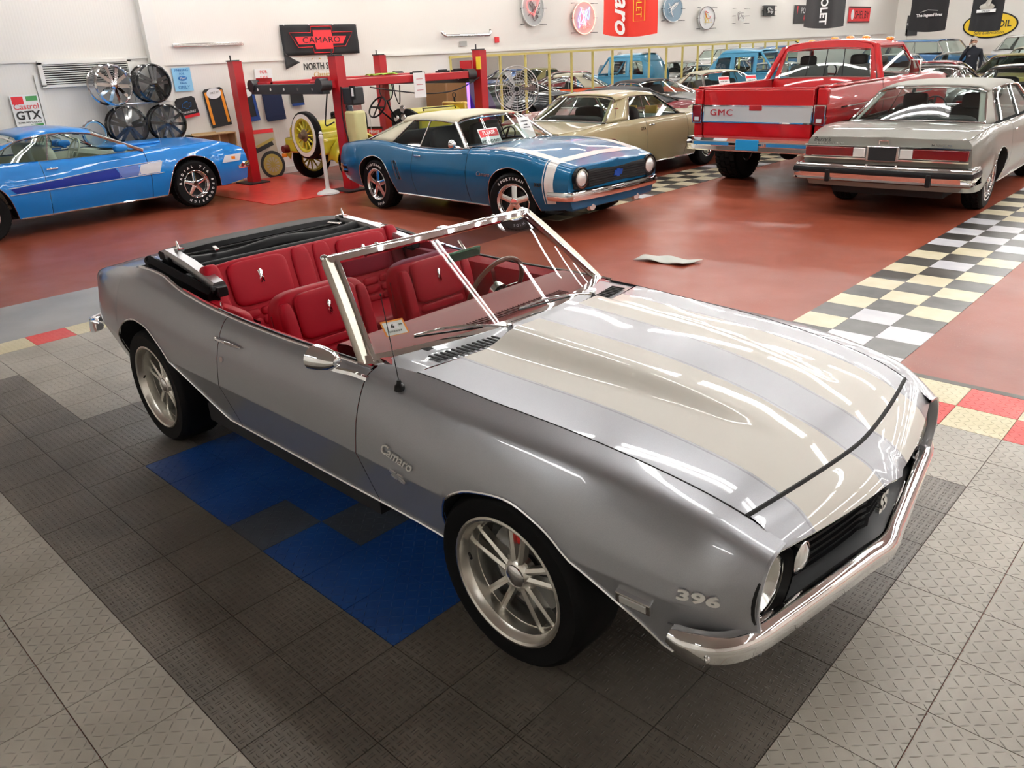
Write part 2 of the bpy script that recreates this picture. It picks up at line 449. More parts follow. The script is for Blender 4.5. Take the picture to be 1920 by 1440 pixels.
def panel(net, xs, v0, v1, nv, side, arch=None, mi=None):
    """rows over xs; v0/v1 numbers or functions of x; arch(x) lifts the lower edge"""
    rows = []
    for x in xs:
        a = v0(x) if callable(v0) else v0; b = v1(x) if callable(v1) else v1
        if arch:
            z = arch(x)
            if z is not None and z > net.P(x, a)[2]: a = net.vz(x, z)
        vs = [a+(b-a)*k/(nv-1) for k in range(nv)] if isinstance(nv, int) else [a+(b-a)*t for t in nv]
        rows.append([net.P(x, v, side) for v in vs])
    return rows
def arch_fn(*archs):
    fs = [(a[0][0], a[-1][0], pchip([p[0] for p in a], [p[1] for p in a])) for a in archs]
    def f(x):
        for lo, hi, g in fs:
            if lo <= x <= hi: return g(x)
        return None
    return f
def arch_trim(net, a, side, m, parent, r=.006, d=.002, name='wheel_arch_trim'):
    pts = []
    f = pchip([p[0] for p in a], [p[1] for p in a])
    for x in frange(a[0][0], a[-1][0], .03):
        pts.append(net.atz(x, max(f(x), net.P(x, 0)[2]+.001), side, d)[0])
    return MB().tube(pts, r, 6).build(name, m, parent)
def arch_liner(net, a, side, parent, depth=.26, m=None):
    f = pchip([p[0] for p in a], [p[1] for p in a]); rows = []
    for x in frange(a[0][0], a[-1][0], .04):
        p = Vector(net.atz(x, max(f(x), net.P(x, 0)[2]+.001), side, -.004)[0]); q = p.copy(); q.y -= side*depth; q.z += .02
        rows.append([p, q])
    mb = MB().grid(rows)
    c = (a[0][0]+a[-1][0])/2; w = (a[-1][0]-a[0][0])/2
    top = max(p[1] for p in a)+.04; y = rows[0][1].y
    mb.add([(c-w, y, .27), (c+w-.04, y, .27), (c+w-.04, y, top), (c-w, y, top)], [(0, 1, 2, 3)])
    return mb.build('wheel_well', m or UNDER, parent)

# ------------------------------------------------------------------ wheels
def wheel(parent, x, y, R, w=.23, rim=.24, style='five', rim_m=None, side=-1, steer=0, wall=None, tread=True, lod=0, hub_m=None, dark=None, name='wheel', z=None):
    rim_m = rim_m or CHROME; n = 40 if not lod else 24
    t = MB(); h = w/2
    prof = [(rim*.97, -h*.92), (rim*1.04, -h*.98), (R*.93, -h*1.02), (R*.975, -h*.9), (R, -h*.72), (R, h*.72), (R*.975, h*.9), (R*.93, h*1.02), (rim*1.04, h*.98), (rim*.97, h*.92)]
    t.lathe(prof, axis='y', n=n)
    if tread and not lod:
        for k in range(5):
            yy = -h*.6+k*h*.3
            for i in range(44):
                a = 2*PI*(i+.5*(k % 2))/44; c, s_ = math.cos(a), math.sin(a)
                if i % 1 == 0: t.box((R*1.0*c, yy, R*s_), (.012, h*.24, .032), (0, -a, .25*(1 if k % 2 else -1)))
    o = t.build(name, RUBBER, parent, smooth=40, recalc=False)
    o.location = (x, y, R if z is None else z); o.rotation_euler.z = steer
    f = side*h    # outer face
    if wall:      # painted sidewall ring
        MB().lathe([(wall[0], f*1.035), (wall[1], f*1.04)], axis='y', n=n).build('sidewall_ring', wall[2] if len(wall) > 2 else WHITE, o, recalc=False)
    r = MB()
    depth = {'deep': .62, 'magnum': .5, 'wire': .12, 'wood': .3, 'cap': .1}.get(style, .35)
    bar = [(rim*1.03, f*.97), (rim*1.035, f*1.0), (rim*1.0, f*1.02), (rim*.965, f*.98), (rim*.93, f*(1-depth*.35)), (rim*.90, f*(1-depth*.45)), (rim*.885, f*(1-depth)), (rim*.87, f*(1-depth)), (rim*.86, -f*.85), (rim*.98, -f*.9)]
    r.lathe(bar, axis='y', n=n)
    fd = f*(1-depth)
    if style in ('double', 'deep', 'magnum', 'five', 'mesh10', 'split'):
        ns = 5; hubr = rim*.24; out = rim*.89
        for k in range(ns):
            a = 2*PI*k/ns+.31
            offs = {'double': (-.105, .105), 'deep': (-.105, .105), 'mesh10': (-.16, .16), 'split': (-.14, .14)}.get(style, (0,))
            for q in offs:
                ca, sa = math.cos(a), math.sin(a)
                def pt(rr, tw, yy):   # rr along spoke, tw sideways
                    return (rr*ca-tw*sa, yy, rr*sa+tw*ca)
                w0, w1 = (rim*.052, rim*.05) if len(offs) > 1 else (rim*.16, rim*.16)
                if style == 'magnum': w0, w1 = rim*.15, rim*.10
                t0, t1 = q*rim*.55, q*rim*1.55
                y0 = fd+f*.10; y1 = fd+f*.02; th = -f*.22
                p = [pt(hubr*.8, t0-w0, y0+th), pt(hubr*.8, t0+w0, y0+th), pt(out, t1+w1, y1+th), pt(out, t1-w1, y1+th),
                     pt(hubr*.8, t0-w0, y0), pt(hubr*.8, t0+w0, y0), pt(out, t1+w1, y1), pt(out, t1-w1, y1)]
                r.hexa(p)
                m1 = pt((hubr+out)/2, (t0+t1)/2, y0+f*.05)
                r.add([p[4], p[5], p[6], p[7], pt(hubr*.8, t0, y0+f*.07), pt(out, t1, y1+f*.03)], [(0, 4, 5, 3), (4, 1, 2, 5), (0, 1, 4), (3, 5, 2)])
        r.lathe([(0, fd+f*.2), (hubr*.75, fd+f*.2), (hubr*.95, fd+f*.14), (hubr*1.15, fd), (hubr*1.2, fd-f*.2)], axis='y', n=24)
        for k in range(5):
            a = 2*PI*(k+.5)/5+.31; rr = hubr*1.15
            r.cyl((rr*math.cos(a), fd-f*.15, rr*math.sin(a)), (rr*math.cos(a), fd+f*.06, rr*math.sin(a)), rim*.045, n=6)
    elif style == 'wire':
        r.lathe([(0, f*1.05), (rim*.13, f*1.03), (rim*.17, f*.95), (rim*.3, f*.86)], axis='y', n=24)
        for k in range(36):
            a = 2*PI*k/36; b = a+.35*(1 if k % 2 else -1)
            r.cyl((rim*.2*math.cos(a), f*.9, rim*.2*math.sin(a)), (rim*.86*math.cos(b), f*.86, rim*.86*math.sin(b)), rim*.012, n=5)
    elif style == 'cap':
        r.lathe([(0, f*.98), (rim*.25, f*.97), (rim*.4, f*.85), (rim*.86, f*.9)], axis='y', n=24)
    elif style == 'wood':
        for k in range(12):
            a = 2*PI*k/12; ca, sa = math.cos(a), math.sin(a)
            r.cyl((rim*.2*ca, f*.6, rim*.2*sa), (rim*.88*ca, f*.6, rim*.88*sa), rim*.07, rim*.045, n=8)
        r.lathe([(rim*.02, f*.95), (rim*.17, f*.95), (rim*.19, f*.7), (rim*.27, f*.66), (rim*.27, f*.3)], axis='y', n=24)
    ro = r.build('rim', rim_m, o, smooth=32, recalc=True)
    if style not in ('wood',):
        MB().lathe([(0, -f*.15), (rim*.86, -f*.15)], axis='y', n=24).lathe([(0, fd-f*.45), (rim*.62, fd-f*.45), (rim*.62, fd-f*.6)], axis='y', n=24).build('brake_disc', mat('brake_dark', (.03,.03,.032), .5), o, recalc=False)
    return o
def stripe_ring_text(parent, s, r, yy, size, m, a0, side=-1, step=None):
    """raised white letters around the sidewall"""
    o = []
    step = step or size*.8/r
    for i, ch in enumerate(s):
        a = a0-i*step
        if ch == ' ': continue
        text('sidewall_letter', ch, size, m, parent, (r*math.cos(a), yy, r*math.sin(a)), (math.sin(a)*1, 0, -math.cos(a)), (math.cos(a), 0, math.sin(a)), .0005, bold=.002)

def rbox(c, d, r=.03, seg=4, mb=None):
    """soft box: superellipsoid cushion"""
    mb = mb or MB(); rows = []; nu, nv = 28, 14
    def sp(a, e): return (abs(math.cos(a))**e)*(1 if math.cos(a) >= 0 else -1), (abs(math.sin(a))**e)*(1 if math.sin(a) >= 0 else -1)
    e = r
    for i in range(nv+1):
        b = -PI/2+PI*i/nv; cb, sb = sp(b, e)
        rows.append([(c[0]+d[0]/2*cb*sp(2*PI*j/nu, e)[0], c[1]+d[1]/2*cb*sp(2*PI*j/nu, e)[1], c[2]+d[2]/2*sb) for j in range(nu)])
    return mb.grid(rows, close=True)
def setx(o, loc, rx=0, ry=0, rz=0):
    o.location = loc; o.rotation_euler = (rx, ry, rz); return o

def glass_quad(p, m, parent, name='windshield', nu=8, bulge=0., up=None):
    """p: 4 corners (bl, br, tr, tl); bulge pushes the middle out along up"""
    bl, br, tr, tl = [Vector(q) for q in p]; rows = []; nrm = (br-bl).cross(tl-bl).normalized()
    if up is not None and nrm.dot(Vector(up)) < 0: nrm = -nrm
    for i in range(nu+1):
        v = i/nu; row = []
        for j in range(nu+1):
            u = j/nu; q = (bl*(1-u)+br*u)*(1-v)+(tl*(1-u)+tr*u)*v
            row.append(q+nrm*bulge*(1-(2*u-1)**2)*(1-.5*(2*v-1)**2))
        rows.append(row)
    return MB().grid(rows).build(name, m, parent, recalc=False), rows
def edge_loop(rows): return rows[0]+[r[-1] for r in rows[1:]]+rows[-1][-2::-1]+[r[0] for r in rows[-2:0:-1]]
# ------------------------------------------------------------------ the silver convertible (hero)
SILVER = paint('paint_silver', (.345,.355,.38), .45, .30)
STRIPE = paint('paint_stripe_cream', (.84,.825,.76), .0, .45)
PINLINE = paint('paint_pinline', (.24,.245,.26), .6, .3)
RED_L = mat('red_leather', (.38,.006,.018), .45, spec=.15)
bump(RED_L, N(RED_L, 'ShaderNodeTexNoise', i_Scale=260., i_Detail=3.).outputs[0], .12, .002)
RED_D = mat('red_leather_dash', (.30,.03,.03), .55)
RED_C = mat('red_carpet', (.16,.008,.012), .95)
def hero():
    car = empty('convertible_car', (0,0,0), 0, 'silver convertible with cream hood stripes and red leather seats on the grey tile floor', 'car')
    #        -2.30  -2.12  -1.80  -1.40  -1.05  -.75   -.40   0.    .50    .85    1.15   1.40   1.65   1.90   2.08   2.20
    st = [-2.30, -2.12, -1.80, -1.40, -1.05, -.75, -.40, 0., .50, .85, 1.15, 1.40, 1.65, 1.90, 2.08, 2.20]
    z0 = [.47, .42, .36, .33, .33, .33, .33, .33, .33, .33, .33, .33, .33, .34, .36, .38]
    y0 = [.68, .76, .80, .81, .81, .81, .81, .81, .81, .81, .82, .83, .83, .81, .77, .69]
    ym = [.745, .825, .885, .905, .902, .895, .888, .885, .89, .90, .908, .91, .905, .88, .83, .735]   # widest line
    zm = [.61, .60, .59, .59, .585, .58, .575, .575, .58, .585, .59, .595, .59, .58, .57, .56]
    zs = [.835, .865, .91, .945, .935, .900, .880, .875, .880, .868, .858, .853, .842, .812, .765, .70]   # shoulder
    ys = [.72, .755, .80, .815, .81, .805, .80, .80, .80, .80, .80, .795, .785, .765, .735, .685]
    zi = [.850, .885, .940, .975, .955, .915, .892, .888, .90, .905, .892, .882, .862, .825, .775, .715]    # inner top edge (hood / deck edge)
    yi = [.66, .69, .73, .74, .755, .76, .765, .765, .735, .705, .70, .69, .675, .655, .63, .60]
    xo = [0.]*16
    rails = []
    def R(fy, fz, fo=None): rails.append([((fo[i] if fo else 0.), fy[i], fz[i]) for i in range(16)])
    R(y0, z0)
    R([a*.50+b*.50-.002 for a, b in zip(y0, ym)], [a*.52+b*.48 for a, b in zip(z0, zm)])
    R([a*.10+b*.90-.002 for a, b in zip(y0, ym)], [b-.030 for b in zm])
    R(ym, zm)
    R([b*.91+a*.09+.004 for a, b in zip(ys, ym)], [b+.030 for b in zm])
    R([b*.62+a*.38+.010 for a, b in zip(ys, ym)], [a*.5+b*.5 for a, b in zip(zs, zm)])
    R([b*.12+a*.88+.008 for a, b in zip(ys, ym)], [a*.88+b*.12 for a, b in zip(zs, zm)])
    R([a-.018 for a in ys], [a+.004 for a in zs])
    R(yi, zi)
    net = Net(st, rails); V = 8.
    A1 = [(1.045, .32), (1.052, .40), (1.085, .50), (1.15, .60), (1.27, .66), (1.42, .683), (1.56, .652), (1.70, .572), (1.82, .487), (1.93, .40), (1.99, .33)]
    A2 = [(-1.765, .31), (-1.76, .40), (-1.72, .52), (-1.64, .635), (-1.52, .705), (-1.40, .733), (-1.27, .722), (-1.12, .655), (-.97, .555), (-.83, .455), (-.70, .37), (-.62, .325)]
    arch = arch_fn(A1, A2)
    xd0, xd1 = -.505, .605    # door cut lines
    nv = [0, .04, .09, .14, .19, .24, .28, .31, .34, .365, .39, .42, .45, .49, .54, .6, .66, .72, .78, .83, .88, .92, .96, 1.]
    for sd in (-1, 1):
        def dcurve(x): return x
        xf_ = sorted(set([xd1+.003]+[round(q, 4) for q in frange(.62, 1.0, .05)]+[round(1.045+.004*k*k*.5, 4) for k in range(8)]+[round(q, 4) for q in frange(1.2, 1.93, .03)]+[1.96, 1.99, 2.02, 2.05, 2.08, 2.11, 2.14, 2.165, 2.185, 2.20]))
        rows = panel(net, xf_, 0, V, nv, sd, arch)
        # nose return: fold the leading edge inwards to a flat face ring
        MB().grid(rows).build('front_fender', SILVER, car, smooth=50)
        rows = panel(net, [xd0+.003]+frange(-.47, .57, .06)+[xd1-.003], 0, 7.35, nv, sd)
        d = MB().grid(rows).build('door', SILVER, car, smooth=50)
        xq = sorted(set(frange(-2.30, -1.80, .05)+[round(-1.765+.004*k*k*.5, 4) for k in range(8)]+frange(-1.65, -.62, .03)+frange(-.6, -.53, .04)+[xd0-.003]))
        rows = panel(net, xq, 0, lambda x: 7.35+.65*min(1, max(0, (-.95-x)/.25)), nv, sd, arch)
        MB().grid(rows).build('rear_quarter', SILVER, car, smooth=50)
        arch_trim(net, A1, sd, SILVER if 0 else CHROME, car, .0055); arch_trim(net, A2, sd, CHROME, car, .0055)
        arch_liner(net, A1, sd, car); arch_liner(net, A2, sd, car)
        MB().tube([net.off(x, .0, sd, .003)[0] for x in frange(-.62, 1.04, .08)], .006, 6).build('rocker_trim', CHROME, car)
        # black gap lines sit behind the seams
        for xx in (xd0, xd1):
            g = [net.off(xx, v, sd, -.006)[0] for v in lin(.1, 7.3, 30)]
            MB().tube(g, .006, 6).build('door_seal', DARK, car)
        # belt molding and door inner top
        pts = [Vector(net.P(x, 7.35, sd))+Vector((0, 0, .003)) for x in frange(xd0, .60, .07)]
        MB().tube(pts, .009, 8, flat=.8).build('belt_molding', CHROME, d)
        inner = [[Vector(net.P(x, 7.35, sd)), Vector(net.P(x, 7.35, sd))+Vector((0, -sd*.028, .004)), Vector((x, sd*.70, .865)), Vector((x, sd*.685, .70)), Vector((x, sd*.68, .35))] for x in frange(-1.0, .57, .1)]
        MB().grid(inner).build('door_panel', RED_L, car)
        # window slot
        MB().tube([Vector(net.P(x, 7.35, sd))+Vector((0, -sd*.016, .006)) for x in frange(-.62, .50, .08)], .006, 6).build('window_seal', BLACK, d)
        # quarter belt trim running up round the top well
        pts = [Vector(net.P(x, 7.35+.65*min(1, max(0, (-.95-x)/.25)), sd))+Vector((0, 0, .004)) for x in frange(-1.55, xd0, .06)]
        MB().tube(pts, .010, 8).build('well_molding', CHROME, car)
        # wheels
    for x in (1.373, -1.373):
        for sd in (-1, 1):
            w = wheel(car, x, sd*.755, .33, .235, .236, 'deep', STEEL, sd, wall=None, tread=False, name='wheel')
            f = sd*.1175
            if sd < 0:
                MB().lathe([(0, f*.70), (.030, f*.69), (.042, f*.62), (.046, f*.45)], axis='y').build('center_cap', CHROME_SOFT, w)
                MB().cyl((-.205, f*.75, .012), (-.175, f*.9, .014), .005).build('valve_stem', BLACK, w)
                MB().box((.03, f*.12, .15), (.10, .05, .055), (0, -.3, 0)).build('brake_caliper', mat('caliper_red', (.5,.01,.01), .35), w, bevel=.006)
                MB().lathe([(.06, f*.0), (.165, f*.0), (.165, -f*.12)], axis='y', n=32).build('brake_rotor', mat('rotor_steel', (.35,.35,.35), .35, .9), w)
    # ---- hood with cream stripes and raised cowl scoop
    def hoodz(x, y):
        e = net.fz[8](x); w = net.fy[8](x); s = min(1, abs(y)/w)
        crown = {}.get(0, 0)+kn([(.6, .028), (.9, .028), (1.6, .034), (2.2, .042)])(x)
        z = e+crown*(1-s**2.2)
        hs = kn([(.86, .050), (1.2, .047), (1.6, .032), (1.85, .015), (2.0, 0.), (2.3, 0.)])(x)
        foot = kn([(.86, .42), (1.4, .37), (1.8, .30), (2.0, .262), (2.3, .262)])(x); top = .25
        t = 0 if abs(y) >= foot else (1 if abs(y) <= top else (foot-abs(y))/(foot-top))
        if x > .95 or True:
            t = t*t*(3-2*t); z += hs*t
            return z
    # stripe boundaries as fractions of |y| (half width 1)
    def ylines(x):
        w = net.fy[8](x)-.004; c = kn([(.9, .125), (2.2, .10)])(x); o = kn([(.9, .515), (2.1, .465), (2.3, .44)])(x)
        a = [0, c*.5, c-.014, c-.007, c]; b = [c+(o-c)*k/14 for k in range(1, 15)]; d = [o+.007, o+.014]
        e = [o+.014+(w-o-.014)*k/6 for k in range(1, 7)]
        return a+b+d+e
    def mid(j):   # material by strip index
        j = abs(j)
        return {2: 2, 18+0: 0}.get(j, 0)
    names = ['paint']
    def strip_mat(k):   # k: strip number from centre outward
        if k < 2: return 0
        if k == 2: return 2
        if k == 3: return 0
        if k < 18: return 1
        if k == 18: return 0
        if k == 19: return 2
        return 0
    def hood_rows(xs, fx, fz):
        rows = []
        for x in xs:
            yl = ylines(x); full = [-y for y in yl[::-1]]+yl[1:]
            rows.append([(fx(x, y), y, fz(x, y)) for y in full])
        return rows
    nl = len(ylines(1.))
    def hmi(i, j):
        k = j-(nl-1); k = k if k >= 0 else -k-1
        return strip_mat(k)
    xh0, xh1 = .80, 2.09
    def hx(x, y):   # bows: cowl edge concave, leading edge with a centre V
        t = (x-xh0)/(xh1-xh0); w = .63
        back = .10*(1-min(1, abs(y)/.70)**2); front = .075*(1-min(1, abs(y)/w)**1.6)
        return x+back*(1-t)**3+front*t**6
    rows = hood_rows([xh0]+frange(.83, 2.05, .04)+[xh1], hx, lambda x, y: hoodz(hx(x, y), y))
    hood = MB().grid(rows, mi=hmi).build('hood', [SILVER, STRIPE, PINLINE], car, smooth=60)
    # rear lip of the scoop
    back = rows[0]; lip = [[p, (p[0]-.004, p[1], p[2]-.03)] for p in back]
    MB().grid(lip).build('hood_edge', SILVER, hood)
    # hood gap
    gp = [(q[0], q[1]*1.0, q[2]-.007) for q in (r[0] for r in rows)]; gp2 = [(q[0], q[1], q[2]-.007) for q in (r[-1] for r in rows)]
    fr = [(p[0]+.004, p[1], p[2]-.006) for p in rows[-1]]
    MB().tube(gp, .009, 5).tube(gp2, .009, 5).tube(fr, .009, 5).build('hood_gap', DARK, car)
    # ---- header panel (nose) with prow
    def lipx(y): return 2.297-.10*(abs(y)/.62)**1.5+.012*max(0, 1-abs(y)/.05)
    def lipz(y): return .692+.0*abs(y)
    def hdr(t, y0):
        x0 = hx(xh1, y0)+.007; z0_ = hoodz(min(2.2, x0), y0); x1 = lipx(y0); z1 = lipz(y0)
        s = t; x = x0+(x1-x0)*s; z = z0_+(z1-z0_)*(.42*s+.58*s**2.6); return (x, y0*(1-.0*s), z)
    yl = ylines(2.12); full = [-y for y in yl[::-1]]+yl[1:]
    hr = [[hdr(t, y) for y in full] for t in [0, .1, .2, .3, .4, .5, .6, .7, .8, .87, .93, .97, 1.]]
    hr.append([(p[0]-.008, p[1], p[2]-.010) for p in hr[-1]]); hr.append([(p[0]-.05, p[1], p[2]-.012) for p in hr[-2]])
    MB().grid(hr, mi=hmi).build('header_panel', [SILVER, STRIPE, PINLINE], car, smooth=45)
    # ---- front fascia: fender caps around the lamps, grille, valance
    for sd in (-1, 1):
        edge = [Vector(net.P(2.20, v, sd)) for v in lin(.0, V, 26)]
        c = Vector((2.165, sd*.625, .575)); rx, rz = .095, .118
        ring = []
        for p in edge:
            d = Vector((0, p.y-c.y, p.z-c.z)); d.normalize(); ring.append(Vector((2.19, c.y+d.y*rx, c.z+d.z*rz)))
        rows = [edge, [e*.97+r*.03+Vector((.008, 0, 0)) for e, r in zip(edge, ring)], [e*.5+r*.5+Vector((.012, 0, 0)) for e, r in zip(edge, ring)], ring, [r+Vector((-.05, 0, 0)) for r in ring]]
        MB().grid(rows).build('fender_cap', SILVER, car, smooth=50)
        hl = empty('headlight', tuple(c)); hl.parent = car
        MB().lathe([(.118, .035), (.122, .030), (.110, -.005), (.102, -.02)], axis='x').build('bezel', BLACK, hl)
        MB().lathe([(.098, -.01), (.100, .012), (.092, .014)], axis='x').build('chrome_ring', CHROME, hl)
        MB().lathe([(0, .030), (.03, .029), (.06, .024), (.08, .017), (.093, .008)], axis='x').build('lens', glass('lens_glass', (.9,.92,.9)), hl)
        MB().lathe([(0, -.04), (.04, -.035), (.07, -.015), (.092, .006)], axis='x').build('reflector', CHROME_SOFT, hl)
        MB().lathe([(0, -.005), (.018, -.005), (.018, -.03)], axis='x').build('bulb', LAMP_CLR, hl)
        pl = empty('parking_lamp', (2.185, sd*.43, .565)); pl.parent = car
        MB().lathe([(0, .018), (.03, .014), (.047, .0)], axis='x').build('lens', LAMP_CLR, pl)
        MB().lathe([(.047, .004), (.052, .004), (.053, -.01)], axis='x').build('bezel', CHROME, pl)
    # grille recess
    g = MB(); 
    def gx(y): return lipx(y)-.085
    rowsb = [[(gx(y)-.02, y, .675), (gx(y)-.03, y, .56), (gx(y)-.02, y, .455)] for y in lin(-.62, .62, 21)]
    g.grid(rowsb)
    go = g.build('grille', DARK, car)
    bars = MB()
    for z in lin(.475, .66, 8):
        bars.sweep([(gx(y)+.0-.0*abs(z), y, z) for y in lin(-.60, .60, 25)], [(-.006, -.001), (.006, -.001), (.006, .001), (-.006, .001)])
    bars.build('grille_bars', mat('grille_black', (.006,.006,.007), .5, spec=.15), go)
    fr = MB()
    fr.sweep([(lipx(y)-.014, y, .456) for y in lin(-.70, .70, 29)], [(-.003, -.004), (.006, -.004), (.006, .005), (-.003, .005)])
    fr.sweep([(lipx(y)-.016, y, .678) for y in lin(-.62, .62, 29)], [(-.003, -.004), (.004, -.004), (.004, .004), (-.003, .004)])
    fr.build('grille_frame', CHROME, go)
    # silver filler above the bumper
    fl = [[(lipx(y)-.11, y, .462), (lipx(y)-.05, y, .455), (lipx(y)-.012, y, .448), (lipx(y)-.018, y, .42), (lipx(y)-.06, y, .34), (lipx(y)-.16, y, .27)] for y in lin(-.70, .70, 29)]
    MB().grid(fl).build('front_valance', [mat('valance_grey', (.12,.125,.13), .4, .5, .4)], car, smooth=30)
    text('grille_emblem', 'SS', .095, CHROME_SOFT, go, (2.262, .0, .58), (0,1,0), (0,0,1), .006, bold=.004, sx=.85, space=.82)
    # ---- bumpers
    def bumper(pts, prof_scale, name, m=CHROME):
        pts = catmull(pts, 7); n = len(pts); b = MB(); pf = []
        for i, p in enumerate(pts):
            t = abs(2*i/(n-1)-1); s = 1-.45*max(0, t-.86)/.14; s2 = 1-.2*max(0, t-.93)/.07
            base = [(-.03, -.050), (-.012, -.056), (.010, -.046), (.020, -.030), (.021, -.012), (.026, .0), (.024, .018), (.012, .036), (-.004, .046), (-.022, .044), (-.026, .0)]
            pf.append([(a*s2*1.1, c*s*prof_scale) for a, c in base])
        return b.sweep(pts, pf).build(name, m, car, smooth=50)
    fb = [(2.02, -.875, .478), (2.09, -.862, .462), (2.155, -.80, .448), (2.195, -.70, .440), (2.225, -.52, .434), (2.258, -.30, .430), (2.285, -.12, .427), (2.303, 0, .425)]
    fbp = fb+[(a, -b, c) for a, b, c in fb[-2::-1]]
    fbo = bumper(fbp, 1.0, 'front_bumper')
    for sd in (-1, 1):
        for (x, y, z) in ((2.248, .49, .428), (2.135, .865, .447)): MB().ball((x, sd*y, z), .012, sc=(.6, 1, 1)).build('bumper_bolt', CHROME_SOFT, fbo)
    rb = [(-2.06, -.865, .555), (-2.16, -.862, .545), (-2.26, -.82, .535), (-2.33, -.70, .53), (-2.375, -.45, .53), (-2.39, 0, .53)]
    bumper(rb+[(a, -b, c) for a, b, c in rb[-2::-1]], .75, 'rear_bumper')
    # ---- tail panel, deck, underbody
    def deckz(x, y):
        e = net.fz[8](x); w = net.fy[8](x); return e+.022*(1-min(1, abs(y)/w)**2)
    rows = [[(x-.02*(1-(y/.7)**2)*(1 if x < -2.2 else 0), y*net.fy[8](x), deckz(x, y*net.fy[8](x))) for y in lin(-1, 1, 25)] for x in frange(-2.30, -1.62, .05)]
    MB().grid(rows).build('trunk_lid', SILVER, car, smooth=50)
    tp = []
    for v in lin(0, V, 20):
        p = net.P(-2.30, v, -1); tp.append([(p[0]-.02*(1-t*t), p[1]*-t, p[2]+(deckz(-2.3, p[1]*t)-p[2])*(v/V)**8) for t in lin(-1, 1, 17)])
    MB().grid(tp).build('tail_panel', SILVER, car)
    for sd in (-1, 1):
        MB().box((-2.335, sd*.50, .67), (.03, .26, .10)).build('tail_light', LAMP_RED, car, bevel=.01)
    MB().box((-.15, 0, .26), (3.7, 1.10, .16)).box((-.2, 0, .27), (1.5, 1.55, .10)).build('underbody', UNDER, car, smooth=0)
    MB().box((1.96, 0, .46), (.12, 1.1, .2)).box((1.55, 0, .52), (1.0, .9, .30)).build('engine_bay', UNDER, car, smooth=0)
    # ---- cowl and vents
    def cowlx(y, t): # t 0 windshield base .. 1 hood rear edge
        a = .565+.165*(1-min(1, abs(y)/.76)**2); b = hx(xh0, y)-.008 if abs(y) < .70 else .80+.0; return a+(b-a)*t
    rows = []
    for t in lin(0, 1, 7):
        rows.append([(cowlx(y, t), y, .905+.022*(1-(y/.76)**2)-.012*(1-t)*0+(.0 if abs(y) < .69 else -.012)) for y in lin(-.735, .735, 41)])
    cw = MB().grid(rows).build('cowl_panel', SILVER, car, smooth=50)
    for sd in (-1, 1):
        v = MB()
        for k in range(13):
            y = sd*(.30+.024*k); x = cowlx(y, .72); zz = .911+.022*(1-(y/.76)**2)
            v.box((x-.006*k*0, y, zz), (.072, .010, .004), (0, 0, 0))
        v.build('vent_slots', DARK, cw, smooth=0)
    # ---- windshield frame
    BR, TR = Vector((.535, -.745, .885)), Vector((.165, -.612, 1.215))
    def base_pt(u): y = .745*u; return Vector((.535+.20*(1-abs(u)**2.1), y, .888+.022*(1-u*u)))
    def top_pt(u): y = .612*u; return Vector((.165+.075*(1-abs(u)**2.2), y, 1.215+.020*(1-u*u)))
    us = lin(-1, 1, 33)
    gl = []
    for k in range(13):
        t = k/12; gl.append([base_pt(u*.985).lerp(top_pt(u*.975), .035+.93*t) for u in us])
    ws = empty('windshield', (0,0,0)); ws.parent = car
    # tinted band at the top is part of the glass
    WG = glass('windshield_glass', (.86,.93,.90), fres=1.5)
    MB().grid(gl[:11]).build('glass', WG, ws, recalc=False)
    MB().grid(gl[10:]).build('sun_band', glass('windshield_band', (.42,.52,.66), fres=1.5), ws, recalc=False)
    MB().sweep([top_pt(u)+Vector((-.012, 0, .006)) for u in us], [(-.030, -.010), (.020, -.016), (.030, -.006), (.024, .012), (.0, .020), (-.026, .014)]).build('header_frame', CHROME, ws, smooth=40)
    MB().sweep([base_pt(u)+Vector((.0, 0, .006)) for u in us], [(-.022, -.012), (.018, -.016), (.022, -.010), (.006, .012), (-.014, .024), (-.022, .020)]).build('lower_frame', CHROME, ws, smooth=40)
    for sd in (-1, 1):
        b = base_pt(sd)+Vector((0, 0, -.005)); t = top_pt(sd)+Vector((-.01, 0, .004))
        pts = [b.lerp(t, k/8)+Vector((.0, 0, .010*math.sin(PI*k/8))) for k in range(9)]
        MB().sweep(pts, [(-.026*sd, -.010), (.018*sd, -.024), (.024*sd, -.004), (.016*sd, .016), (-.024*sd, .016)], up=(1, 0, .6)).build('pillar', mat('pillar_silver', (.55,.52,.45), .38, 1.), ws, smooth=40)
        pts2 = [base_pt(sd*.965).lerp(top_pt(sd*.955), k/8)+Vector((.012, 0, .008)) for k in range(9)]
        MB().tube(pts2, .010, 8, flat=.6).build('pillar_molding', CHROME, ws)
        MB().ball((top_pt(sd).x-.03, top_pt(sd).y, top_pt(sd).z+.01), .018, sc=(1.4, 1, 1)).build('corner_cap', CHROME, ws)
    for y in (-.02, ): MB().box((.215, y, 1.256), (.03, .05, .016)).build('header_catch', CHROME, ws, bevel=.004)
    for y in (-.38, .34): MB().ball((.19, y, 1.248), .010).build('latch_stud', CHROME, ws)
    # sticker on glass
    sp = base_pt(-.80).lerp(top_pt(-.80), .26)
    stk = empty('window_sticker', tuple(sp+Vector((.004, 0, .004)))); stk.parent = ws
    rgt = (base_pt(-.70)-base_pt(-.90)).normalized(); upv = (top_pt(-.8)-base_pt(-.8)).normalized()
    q = [(-rgt*.048-upv*.038), (rgt*.048-upv*.038), (rgt*.048+upv*.038), (-rgt*.048+upv*.038)]
    MB().add([p for p in q], [(0, 1, 2, 3)]).build('sticker_border', mat('sticker_orange', (.80,.28,.05), .6), stk, recalc=False)
    nn = rgt.cross(upv)
